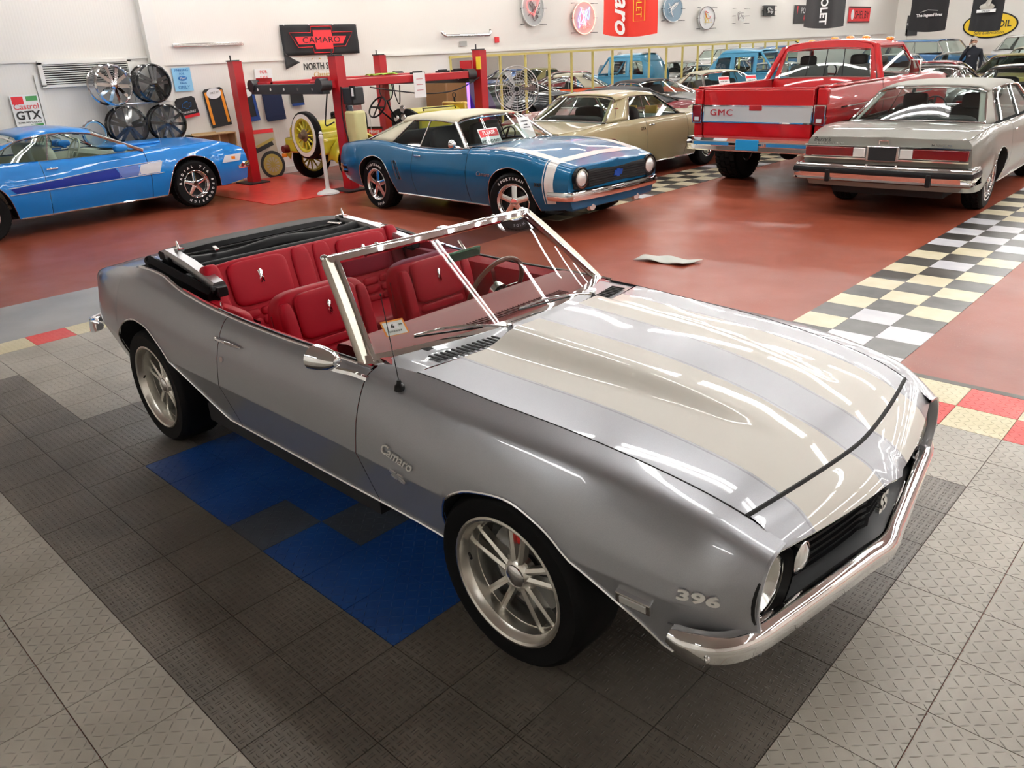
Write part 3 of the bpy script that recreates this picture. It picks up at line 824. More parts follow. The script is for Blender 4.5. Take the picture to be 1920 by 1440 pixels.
    MB().add([p*.86+nn*.001-upv*.003 for p in q], [(0, 1, 2, 3)]).build('sticker_face', mat('sticker_white', (.72,.76,.72), .6), stk, recalc=False)
    MB().add([rgt*a+upv*b+nn*.0015 for a, b in ((-.03, -.008), (.016, -.008), (.016, .022), (-.03, .022))], [(0, 1, 2, 3)]).build('sticker_panel', PAPER, stk, recalc=False)
    text('sticker_digit', '6', .030, INK, stk, nn*.002-rgt*.006+upv*.006, rgt, upv, .0003, bold=.0006)
    text('sticker_digits', '09', .013, INK, stk, nn*.002+rgt*.028+upv*.010, rgt, upv, .0003)
    bc = MB()
    for k in range(16): bc.box(tuple(nn*.002+rgt*(-.028+.0032*k)-upv*.021), (.0012+.001*(k % 3 == 0), .0004, .011))
    bc.build('sticker_bars', INK, stk, smooth=0)
    # ---- wipers
    for tip, base in (((.60, -.545, .965), (.80, -.20, .945)), ((.745, -.085, .985), (.79, .36, .945))):
        t, b = Vector(tip), Vector(base); d = (t-b).normalized(); mid_ = b.lerp(t, .42)+Vector((-.012, 0, .016))
        w = MB().tube([b, b.lerp(t, .2)+Vector((-.005, 0, .012)), mid_], [.008, .007, .006], 8, flat=.6).build('wiper', CHROME, car)
        MB().tube([mid_-d*.03, mid_+d*.10, t], [.006, .005, .003], 6).build('wiper_blade', CHROME, w)
        MB().tube([mid_-d*.06+Vector((-.004, 0, -.012)), t+Vector((-.003, 0, -.008))], .004, 6).build('wiper_rubber', BLACK, w)
        MB().cyl(b+Vector((0, 0, -.02)), b+Vector((0, 0, .012)), .013, n=12).build('wiper_pivot', CHROME, w)
    # ---- antenna
    a = net.atz(.80, .86, -1, 0)[0]; a = Vector((.80, -.795, .872))
    an = MB().lathe([(0, .035), (.008, .033), (.010, .02), (.018, .012), (.021, -.006)], c=tuple(a)).build('antenna', BLACK, car)
    MB().tube([a+Vector((0, 0, .03)), a+Vector((-.10, .035, .33))], .0018, 6).ball(tuple(a+Vector((-.10, .035, .33))), .004).build('antenna_mast', BLACK, an)
    # ---- mirror
    m = MB()
    for sd in (-1,):
        c = Vector((.455, -.90, .945))
        mo = MB().lathe([(0, .095), (.018, .090), (.036, .066), (.048, .020), (.052, -.018), (.048, -.020)], axis='x', n=32).build('side_mirror', CHROME, car)
        mo.location = c; mo.rotation_euler = (0, 0, .15); mo.scale = (1.1, 1.15, .95)
        MB().lathe([(0, -.018), (.049, -.018)], axis='x', n=32).build('mirror_glass', mat('mirror_silver', (.9,.9,.9), 0.01, 1.), mo, recalc=False)
        MB().sweep([(.44, -.885, .915), (.50, -.86, .893), (.56, -.83, .884), (.635, -.815, .874)], [(-.012, -.005), (.012, -.005), (.008, .008), (-.008, .008)]).build('mirror_arm', CHROME, car)
    # ---- door hardware and badges
    for sd in (-1, 1):
        p, n_ = net.atz(-.40, .80, sd, .022); q, _ = net.atz(-.51, .80, sd, .010); r_, _ = net.atz(-.29, .797, sd, .008)
        h = MB().tube(catmull([q, p, (p*.5+r_*.5)+n_*.004, r_], 5), [.012, .013, .014, .014, .014, .014, .013, .013, .012, .012, .011, .010, .009, .008, .006, .004], 8, flat=.6).build('door_handle', CHROME, car)
        MB().ball(tuple(net.atz(-.505, .80, sd, .014)[0]), .014, sc=(1, .7, 1)).build('handle_button', CHROME, h)
        kp, n_ = net.atz(-.455, .715, sd, .002); MB().cyl(kp-n_*.004, kp+n_*.006, .014, n=20).build('key_lock', CHROME_SOFT, car)
        mkc, n_ = net.atz(1.895, .520, sd, .004); a2 = net.atz(1.945, .517, sd, .004)[0]; a1 = net.atz(1.845, .525, sd, .004)[0]
        u = (a2-a1).normalized(); w = n_.cross(u).normalized(); w = w if w.z > 0 else -w
        mk = MB().hexa([mkc+u*i*.056+w*j*.024+n_*k for k in (-.01, .012) for i, j in ((-1, -1), (1, -1), (1, 1), (-1, 1))]).build('side_marker', CHROME, car, smooth=0, bevel=.003)
        MB().hexa([mkc+u*i*.042+w*j*.014+n_*k for k in (.0, .0145) for i, j in ((-1, -1), (1, -1), (1, 1), (-1, 1))]).build('marker_lens', LAMP_CLR, mk, smooth=0)
        MB().tube([net.off(x, net.vz(x, .475), sd, .002)[0] for x in frange(1.99, 2.19, .04)], .003, 5).build('crease_line', mat('seam_grey', (.12,.12,.13), .4), car)
        rg = lambda x, z: net.atz(x, z, sd, .006)
        for nm, s_, x, z, size, sh, kw in (('script_badge', 'Camaro', .865, .650, .057, .35, dict(bold=.0006)), ('model_badge', 'SS', .875, .578, .066, 0, dict(bold=.0008, sx=1.3, space=1.0)), ('engine_badge', '396', 2.075, .60, .040, 0, dict(bold=.0016, sx=1.9, space=1.05))):
            p, n_ = rg(x, z); u = (rg(x+.03, z-.004)[0]-rg(x-.03, z+.004)[0]).normalized(); up = n_.cross(u)
            if up.z < 0: up = -up
            if sd > 0: u = -u
            text(nm, s_, size, mat('badge_chrome', (.80,.80,.78), .35, .6), car, p, u, up, .003, shear=sh, **kw)
    # ---- interior: floor, dash, wheel, seats
    MB().box((-.15, 0, .36), (1.7, 1.36, .04)).box((-.1, 0, .43), (1.3, .22, .14)).build('cabin_floor', RED_C, car, smooth=0)
    MB().box((-1.02, 0, .55), (.05, 1.36, .45)).build('cabin_bulkhead', RED_C, car, smooth=0)
    dr = []
    for y in lin(-.70, .70, 29):
        bow = .12*(1-(y/.72)**2)
        dr.append([(.66+bow, y, .89), (.60+bow, y, .905), (.46+bow*.5, y, .915), (.34+bow*.2, y, .915), (.285, y, .905), (.27, y, .885), (.30, y, .80), (.38, y, .66), (.40, y, .52)])
    db = MB().grid(dr).build('dashboard', RED_D, car, smooth=50)
    MB().box((.47, .36, .88), (.20, .36, .06)).build('gauge_hood', RED_D, db, bevel=.02)
    s_ = MB()
    for k in range(36): s_.box((.60, -.25+.02*k*.9, .922), (.06, .006, .004))
    s_.build('defrost_vents', mat('vent_dark_red', (.12,.01,.012), .7), db, smooth=0)
    MB().box((.655, -.50, .914), (.05, .10, .006)).build('speaker_slot', DARK, db, bevel=.003)
    sw = empty('steering_wheel', (.16, .36, .865)); sw.parent = car; sw.rotation_euler = (0, -1.15, 0)
    MB().tube([(.185*math.cos(a), .185*math.sin(a), 0) for a in lin(0, 2*PI*(35/36), 36)], .012, 8, closed=True).build('wheel_rim', mat('steering_wood', (.16,.05,.03), .3), sw)
    mb = MB()
    for a in (PI/2, PI*7/6, -PI/6): mb.box((.09*math.cos(a), .09*math.sin(a), -.01), (.18, .022, .004), (0, 0, a))
    mb.lathe([(0, .01), (.045, .005), (.05, -.03)]).build('spokes', CHROME_SOFT, sw)
    MB().cyl((0, 0, -.02), (.0, 0, -.30), .022).build('column', BLACK, sw)
    def chan(mb, pts, r=.006): return mb.tube(pts, r, 6)
    piping = mat('seat_seam', (.22,.006,.012), .6)
    def seat(y, w, x0=-.14, name='front_seat'):
        s = empty(name, (x0, y, 0)); s.parent = car
        rbox((.06, 0, .50), (.52, w, .17), .42).build('cushion', RED_L, s)
        b = rbox((0, 0, 0), (.15, w, .56), .38).build('backrest', RED_L, s)
        setx(b, (-.20, 0, .70), ry=-.20)
        # padded panel sewn on the front face of the backrest
        f = rbox((.066, 0, .145), (.06, w*.66, .23), .34).build('headboard_pad', RED_L, b)
        mb = MB()
        for k in range(5):
            rbox((.060, 0, .0-.058*k), (.050, w*.60, .050), .45, mb=mb)
        mb.build('ribbed_pad', RED_L, b)
        for sgn in (-1, 1): rbox((.045, sgn*w*.40, -.02), (.10, w*.15, .50), .5).build('bolster', RED_L, b)
        MB().add([(.100, a*.010, .16+c*.038) for a, c in ((0, -1.), (1, -.75), (1, -.2), (.55, 0), (1, .2), (1, .75), (0, 1.), (-1, .75), (-1, .2), (-.55, 0), (-1, -.2), (-1, -.75))], [tuple(range(12))]).build('seat_emblem', CHROME, b, solid=.004, recalc=False)
        MB().tube([(.0, sgn_*w*.495*1, z) for sgn_, z in ((-1, -.2), (-1, .18))], .004, 5).build('piping', piping, b)
        c = MB()
        for k in range(4): rbox((.16-.075*k, 0, .592), (.065, w*.62, .03), .5, mb=c)
        c.build('cushion_ribs', RED_L, s)
        return s
    seat(-.36, .54); seat(.36, .54)
    rs = empty('rear_seat', (-.88, 0, 0)); rs.parent = car
    rbox((.13, 0, .54), (.44, 1.22, .18), .35).build('cushion', RED_L, rs)
    rbk = rbox((0, 0, 0), (.14, 1.30, .52), .26).build('backrest', RED_L, rs); setx(rbk, (-.10, 0, .77), ry=-.28)
    for sgn in (-1, 1):
        rbox((.062, sgn*.345, .12), (.05, .36, .24), .34).build('headboard_pad', RED_L, rbk)
        mb = MB()
        for k in range(4):
            for q in (-1, 0, 1): rbox((.058, sgn*.345+q*.115, -.045-.052*k), (.042, .112, .048), .5, mb=mb)
        mb.build('quilted_pad', RED_L, rbk)
        rbox((.03, sgn*.595, .03), (.11, .10, .46), .45).build('bolster', RED_L, rbk)
        rbox((.055, sgn*.07, .03), (.05, .125, .44), .4).build('centre_roll', RED_L, rbk)
        MB().add([(.090, sgn*.345+a*.012, .14+c*.042) for a, c in ((0, -1.), (1, -.75), (1, -.2), (.55, 0), (1, .2), (1, .75), (0, 1.), (-1, .75), (-1, .2), (-.55, 0), (-1, -.2), (-1, -.75))], [tuple(range(12))]).build('seat_emblem', CHROME, rbk, solid=.004, recalc=False)
        rbox((-.60+.88-.12, sgn*.685, .72), (.5, .06, .34), .3).build('side_trim', RED_L, rs)
    # inside mirror
    rm = MB().hexa([(.335, -.10, 1.12), (.335, .10, 1.12), (.345, .10, 1.17), (.345, -.10, 1.17), (.315, -.095, 1.122), (.315, .095, 1.122), (.325, .095, 1.168), (.325, -.095, 1.168)]).build('rear_view_mirror', mat('mirror_back', (.10,.22,.16), .12, .7), car, bevel=.008, smooth=0)
    MB().tube([(.335, 0, 1.165), (.30, 0, 1.205)], .008, 8).build('mirror_stalk', CHROME, rm)
    # ---- folded black top
    ft = empty('folded_top', (0,0,0)); ft.parent = car
    MB().sweep([(-1.52, y, 1.035-.02*(y/.6)**4) for y in lin(-.60, .60, 17)], [(-.085, -.035), (.07, -.03), (.085, -.012), (.06, .012), (-.06, .018), (-.09, .002)]).build('header_bow', BLACKV, ft, smooth=40)
    MB().sweep([(-1.405, y, 1.018) for y in lin(-.56, .56, 17)], [(-.006, -.004), (.006, -.004), (.006, .004), (-.006, .004)]).build('bow_strip', CHROME_SOFT, ft)
    MB().tube([(-1.30, y, .985+.012*math.cos(y*9)) for y in lin(-.56, .56, 17)], .045, 12).build('folded_fabric', BLACKV, ft)
    MB().tube([(-1.18, y, .975) for y in lin(-.60, .60, 13)], .035, 12).build('pad_roll', BLACKV, ft)
    MB().tube([(-1.43, y, .965) for y in lin(-.64, .64, 13)], .055, 12).build('fabric_roll', BLACKV, ft)
    # well floor
    MB().grid([[(-1.66, y, .93) for y in lin(-.72, .72, 9)], [(-1.5, y, .90) for y in lin(-.72, .72, 9)], [(-1.10, y, .86) for y in lin(-.74, .74, 9)], [(-1.02, y, .84) for y in lin(-.74, .74, 9)]]).build('top_well', BLACKV, ft)
    for sd in (-1, 1):
        MB().sweep([(-1.50, sd*.575, 1.035), (-1.2, sd*.60, 1.01), (-.86, sd*.625, .955)], [(-.032, -.030), (.032, -.030), (.036, .0), (.026, .016), (-.026, .018), (-.036, .0)]).build('side_rail', mat('rail_silver', (.45,.45,.46), .3, .8), ft, smooth=40)
        MB().sweep([(-1.56, sd*.66, .985), (-1.2, sd*.675, .955), (-.84, sd*.67, .915)], [(-.03, -.035), (.03, -.035), (.034, .01), (.0, .030), (-.034, .01)]).build('rail_cover', BLACKV, ft, smooth=40)
        MB().box((-.83, sd*.635, .93), (.05, .055, .05)).cyl((-.84, sd*.60, .94), (-.84, sd*.68, .94), .018).build('rail_hinge', BLACK, ft, bevel=.004)
        for k, x in enumerate((-1.60, -1.50, -1.40)): MB().tube([(x, sd*(.66+.01*k), .99-.03*k), (x+.1, sd*.68, .95-.03*k), (x+.16, sd*.67, .90-.03*k)], .030, 10).build('fabric_fold', BLACKV, ft)
        lt = MB().box((-1.42, sd*.556, 1.052), (.05, .035, .02)).cyl((-1.42, sd*.556, 1.05), (-1.435, sd*.556, 1.10), .010, .004).build('header_latch', CHROME, ft, smooth=40)
        MB().box((-1.30, sd*.40, 1.045), (.10, .025, .012), (0, 0, .3*sd)).build('bow_hook', CHROME_SOFT, ft, bevel=.004)
        MB().cyl((-.64, sd*.735, .88), (-.64, sd*.735, .93), .006).build('lock_knob', CHROME_SOFT, car)
    return car, net
hero()
# ------------------------------------------------------------------ general car builder
SEATM = mat('seat_black', (.012,.012,.013), .6, spec=.2)
def make_car(name, loc, yaw, P, label, cat='car', group=None, sill=.24, hw=.92, xr=-2.4, xf=2.35, wb=1.40, R=.33, wx=.78,
             belt=((-2.4, .86), (-1.4, .92), (-.5, .89), (.6, .90), (1.5, .88), (2.35, .76)), crown=.05, shoulder=.90, tail=.90, nose=.88,
             wsb=.62, wst=.05, blt=-.85, blb=-1.55, sg=-.95, sgt=-.62, bp_=(-.45,), roof=1.30, rw=.58, gw=.80, hood0=.70, trunk0=-1.65,
             doors=(-.55, .62), rim='five', rim_m=None, rimr=.19, roofm=None, seat=None, lod=0, zm=.58, arch_r=.39, steer=0, wall=None,
             bumpers=CHROME, glassm=None, open_top=False, decks=True, tire_w=.22, lamps=True, grillec=None, tail_lights=True, trim=CHROME, roofcurve=.05, inner=None, mirror=None, cpanel=None, fbz=.50, rbz=.52, headrest=False):
    car = empty(name, (loc[0], loc[1], 0), math.radians(yaw), label, cat, group)
    seat = seat or SEATM; gm_ = glassm or GLASS; roofm = roofm or P; inner = inner or seat
    st = sorted(set([xr, xr+.12, xr+.45, -wb, -wb/2, 0, wb/2, wb, xf-.45, xf-.12, xf])); bf = kn(belt, spline if lod == 0 else pchip)
    def end(x):   # plan taper near the ends
        a = max(0, (xr+.6-x)/.6); b = max(0, (x-(xf-.7))/.7); return 1-(1-tail)*a**2.2-(1-nose)*b**2.2
    rails = []
    def rail(fy, fz): rails.append([(0., fy(x)*end(x), fz(x)) for x in st])
    sl = lambda x: sill+.10*max(0, (xr+.7-x)/.7)+.06*max(0, (x-(xf-.6))/.6)
    sh = lambda x: hw*shoulder
    rail(lambda x: hw*.90, sl); rail(lambda x: hw*.965, lambda x: sl(x)*.55+zm*.45); rail(lambda x: hw, lambda x: zm)
    rail(lambda x: hw*(.45+.55*shoulder)+.01, lambda x: (zm+bf(x))/2+.02); rail(lambda x: sh(x)+.012, lambda x: bf(x)*.88+zm*.12+.01); rail(lambda x: sh(x)-.02, lambda x: bf(x)+.006)
    rail(lambda x: hw*shoulder*.85, lambda x: bf(x)+.02); rail(lambda x: 0, lambda x: bf(x)+crown)
    net = Net(st, rails); V = 7.
    ar = arch_r
    def mk(c): return [(c-ar-.03, sill-.01), (c-ar, R+.02), (c-ar*.8, R+ar*.62), (c-ar*.42, R+ar*.92), (c, R+ar*1.0), (c+ar*.42, R+ar*.92), (c+ar*.8, R+ar*.62), (c+ar, R+.02), (c+ar+.03, sill-.01)]
    A1, A2 = mk(wb), mk(-wb); arch = arch_fn(A1, A2)
    nv = [0, .08, .17, .28, .40, .5, .6, .7, .8, .88, .94, 1.] if lod < 2 else [0, .2, .4, .6, .8, .9, 1.]
    step = .06 if lod == 0 else .1
    def xs(a, b):
        q = set(round(t, 4) for t in frange(a, b, step))
        for c in (wb, -wb):
            for k in (-ar-.03, -ar-.02, -ar, -ar*.9, -ar*.8, ar*.8, ar*.9, ar, ar+.02, ar+.03):
                if a < c+k < b: q.add(round(c+k, 4))
        q.add(a); q.add(b); return sorted(q)
    d0, d1 = doors[0], doors[-1]
    vin = 5.6
    for sd in (-1, 1):
        MB().grid(panel(net, xs(d1+.004, xf), 0, 6., nv, sd, arch)).build('front_fender', P, car, smooth=50)
        for k in range(len(doors)-1):
            dd = MB().grid(panel(net, xs(doors[k]+.004, doors[k+1]-.004), 0, vin, nv, sd, arch)).build('door', P, car, smooth=50)
            if lod == 0:
                h, n_ = net.atz(doors[k]+.12, bf(doors[k])-.10, sd, .018)
                MB().box(tuple(h), (.15, .018, .022)).build('door_handle', trim, dd, bevel=.006)
        MB().grid(panel(net, xs(xr, d0-.004), 0, lambda x: vin+.4*min(1, max(0, (trunk0+.1-x)/.15)), nv, sd, arch)).build('rear_quarter', P, car, smooth=50)
        if lod == 0:
            arch_trim(net, A1, sd, trim, car, .005); arch_trim(net, A2, sd, trim, car, .005)
        arch_liner(net, A1, sd, car, .3); arch_liner(net, A2, sd, car, .3)
        if lod < 2: MB().tube([net.P(x, 5.5, sd) for x in xs(d0, d1)], .008, 5).build('belt_molding', trim, car)
        if lod < 2: MB().tube([net.off(x, .02, sd, .004)[0] for x in frange(-wb+ar+.05, wb-ar-.05, .2)], .012, 6).build('rocker_molding', trim, car)
        for x in (wb, -wb): wheel(car, x, sd*wx, R, tire_w, rimr, rim, rim_m, sd, steer if x > 0 else 0, wall, tread=(lod == 0), lod=lod)
    # hood, trunk
    def deck(xa, xb, bow, nm, m=P):
        ys = lin(-6, -V, 9); rows = []
        for x in frange(xa, xb, step):
            r = [net.P(min(xf, max(xr, x)), v, -1) for v in lin(6., 7., 8)]; r2 = [(p[0], -p[1], p[2]) for p in r[-2::-1]]
            rows.append([(p[0]+bow*(1-(p[1]/hw)**2)*(1 if nm == 'hood' else 1), p[1], p[2]) for p in r+r2])
        return MB().grid(rows).build(nm, m, car, smooth=50)
    deck(hood0, xf, .0, 'hood'); deck(xr, trunk0, 0., 'trunk_lid')
    cowl = [[(x, y, bf(x)+.02+.02*(1-(y/hw)**2)) for y in lin(-hw*.77, hw*.77, 9)] for x in (wsb-.12, hood0)]
    MB().grid(cowl).build('cowl', P, car)
    MB().grid([[(x, y, bf(x)+.015) for y in lin(-hw*.77, hw*.77, 9)] for x in (trunk0, (blb if not open_top else trunk0)+.35)]).build('parcel_shelf', P if not roof else inner, car)
    # end panels
    for xe, nm in ((xf, 'nose_panel'), (xr, 'tail_panel')):
        rows = []
        for v in lin(0, V, 15):
            p = net.P(xe, v, -1); rows.append([(p[0]+(.05 if xe > 0 else -.03)*(1-t*t), p[1]*-t, p[2]) for t in lin(-1, 1, 13)])
        # close with straight rows: every row spans the full width at its height
        MB().grid(rows).build(nm, P, car)
    MB().box(((xf+xr)/2, 0, sill+.05), (xf-xr-.5, (wx-tire_w/2-.04)*2, .14)).box((0, 0, sill+.04), (2*wb-2*ar-.2, hw*1.7, .10)).build('underbody', UNDER, car, smooth=0)
    # cabin
    iz = bf(0)-.08
    MB().box((-.3, 0, sill+.16), (2.3, hw*1.6, .05)).build('cabin_floor', inner, car, smooth=0)
    for sd in (-1, 1): MB().grid([[(x, sd*hw*.80, bf(x)), (x, sd*hw*.78, sill+.2)] for x in frange(blb+.2, wsb, .3)]).build('door_panel', inner, car)
    MB().grid([[(wsb-.02, y, bf(wsb)+.01), (wsb-.30, y, bf(wsb)+.02), (wsb-.36, y, bf(wsb)-.03), (wsb-.30, y, bf(wsb)-.3)] for y in lin(-hw*.78, hw*.78, 7)]).build('dashboard', inner, car)
    seatz = sill+.28
    for sd in (-1, 1):
        s = rbox((-.12, sd*.36, seatz), (.5, .56, .2), .4).build('front_seat', seat, car)
        xf_ = rbox((0, 0, 0), (.15, .56, .58), .4).build('backrest', seat, s); setx(xf_, (-.34, sd*.36, seatz+.30), ry=-.2)
        if headrest: xf_ = rbox((-.42, sd*.36, seatz+.62), (.1, .30, .20), .4).build('headrest', seat, s)
    s = rbox((-1.0, 0, seatz), (.45, 1.2, .2), .3).build('rear_seat', seat, car); b = rbox((0, 0, 0), (.14, 1.2, .5), .3).build('backrest', seat, s); setx(b, (-1.2, 0, seatz+.26), ry=-.25)
    if lod == 0:
        sw = MB().tube([(.17*math.cos(a), .17*math.sin(a), 0) for a in lin(0, 2*PI*.96, 25)], .011, 6, closed=True).box((0, 0, 0), (.32, .03, .01)).box((0, 0, 0), (.03, .32, .01)).build('steering_wheel', inner if inner != SEATM else BLACK, car); setx(sw, (wsb-.48, .36, bf(0)+.03), ry=-1.1)
    if roof:
        bz = lambda x: bf(x)+.012
        rz = lambda x, y: roof-.03*(y/rw)**2-roofcurve*((x-(wst+blt)/2)/((wst-blt)/2))**2*.6
        # roof skin with rolled edges
        rows = []
        for x in frange(blt, wst, .08):
            r = []
            for t in lin(-1, 1, 17):
                y = t*(rw+.02); e = abs(t); r.append((x, y, rz(x, y)-.05*max(0, (e-.82)/.18)**2))
            rows.append(r)
        ro = MB().grid(rows).build('roof', roofm, car, smooth=50, solid=.02)
        ez = lambda x: rz(x, rw)-.05
        def S(xa, xb, t, sd): return Vector((xa+(xb-xa)*t, sd*(gw+(rw+.015-gw)*t), bz(xa)+(ez(xb)-bz(xa))*t))
        for sd in (-1, 1):
            # A pillar
            pts = [S(wsb, wst, t, sd) for t in lin(0, 1, 6)]
            MB().tube(pts, .022, 8).build('pillar', trim if trim != CHROME or roofm == P else CHROME_SOFT, car)
            # C panel
            cb = blb if cpanel is None else cpanel[0]; ct = blt if cpanel is None else cpanel[1]
            rows = [[S(sg+(cb-sg)*u, sgt+(ct-sgt)*u, t, sd)+Vector((0, -sd*.09*u*u, 0)) for u in lin(0, 1, 6)] for t in lin(0, 1, 7)]
            MB().grid(rows).build('roof_pillar', roofm, car, smooth=50, solid=.02)
            # side glass in panes
            cuts = [(sg, sgt)]+[(b_, b_*.92+.0) if not isinstance(b_, tuple) else b_ for b_ in bp_]+[(wsb-.06, wst-.05)]
            for k in range(len(cuts)-1):
                (a0, a1), (b0, b1) = cuts[k], cuts[k+1]
                g = [[S(a0+(b0-a0)*u+.01, a1+(b1-a1)*u+.01, t, sd)+Vector((0, -sd*.012, 0)) for u in lin(0, 1, 5)] for t in lin(0, .97, 5)]
                MB().grid(g).build('side_window', gm_, car, recalc=False)
                if lod < 2: MB().tube([S(a0, a1, t, sd) for t in lin(0, 1, 4)], .010, 6).build('window_post', trim, car)
            if lod < 2: MB().tube([S(sg+(wsb-sg)*u, sgt+(wst-sgt)*u, .985, sd)+Vector((0, sd*.008, 0)) for u in lin(0, 1, 8)], .010, 6).build('drip_rail', trim, car)
        def scr(xb, xt, nm, bow):
            rows = []
            for t in lin(.03, .97, 9):
                a, b = S(xb, xt, t, -1), S(xb, xt, t, 1); inset = .02
                rows.append([a.lerp(b, u*(1-2*inset)+inset)+Vector((bow*(1-(2*u-1)**2), 0, (rz(xt, 0)-ez(xt)-.02)*t*(1-(2*u-1)**4)+.02*(1-t)*(1-(2*u-1)**2))) for u in lin(0, 1, 13)])
            g = MB().grid(rows).build(nm, gm_, car, recalc=False)
            if lod < 2: MB().tube(edge_loop(rows), .013, 6, closed=True).build('glass_trim', trim, g)
            else: MB().tube(edge_loop(rows), .013, 4, closed=True).build('glass_trim', BLACK, g)
            return g
        scr(wsb+.0, wst, 'windshield', .12); scr(blb, blt, 'rear_window', -.08)
        if lod == 0: MB().box((wst+.04, 0, roof-.14), (.02, .2, .05)).build('rear_view_mirror', BLACK, car, bevel=.005)
    if bumpers:
        for xe, s_, nm, bz_ in ((xf+.06, 1, 'front_bumper', fbz), (xr-.06, -1, 'rear_bumper', rbz)):
            w = hw*(nose if s_ > 0 else tail)+.02
            pts = catmull([(xe-s_*.32, -w-.02, bz_), (xe-s_*.10, -w+.02, bz_), (xe, -w*.8, bz_), (xe+s_*.04, 0, bz_), (xe, w*.8, bz_), (xe-s_*.10, w-.02, bz_), (xe-s_*.32, w+.02, bz_)], 4)
            MB().sweep(pts, [(-.02, -.06), (.015*s_, -.05), (.03*s_, 0), (.015*s_, .05), (-.02, .06)]).build(nm, bumpers, car, smooth=50)
    zl = (bf(xf)+fbz)/2+.02
    if grillec:
        g = MB().box((xf+.045, 0, zl), (.03, hw*1.15, .15)).build('grille', grillec, car)
        if lod < 2:
            mb = MB()
            for k in range(5): mb.box((xf+.062, 0, zl-.055+.0275*k), (.006, hw*1.14, .004))
            mb.build('grille_bars', CHROME_SOFT if lod else BLACK, g, smooth=0)
    if lamps:
        for sd in (-1, 1):
            h = MB().lathe([(0, .035), (.05, .03), (.085, .012)], axis='x', c=(xf+.03, sd*hw*.70, zl)).build('headlight', LAMP_CLR, car)
            MB().lathe([(.085, .02), (.098, .02), (.10, -.03)], axis='x', c=(xf+.03, sd*hw*.70, zl)).build('headlight_ring', CHROME, h)
    if tail_lights:
        for sd in (-1, 1): MB().box((xr-.045, sd*hw*.58, (bf(xr)+rbz)/2+.04), (.03, .34, .11)).build('tail_light', LAMP_RED, car, bevel=.01)
    return car, net

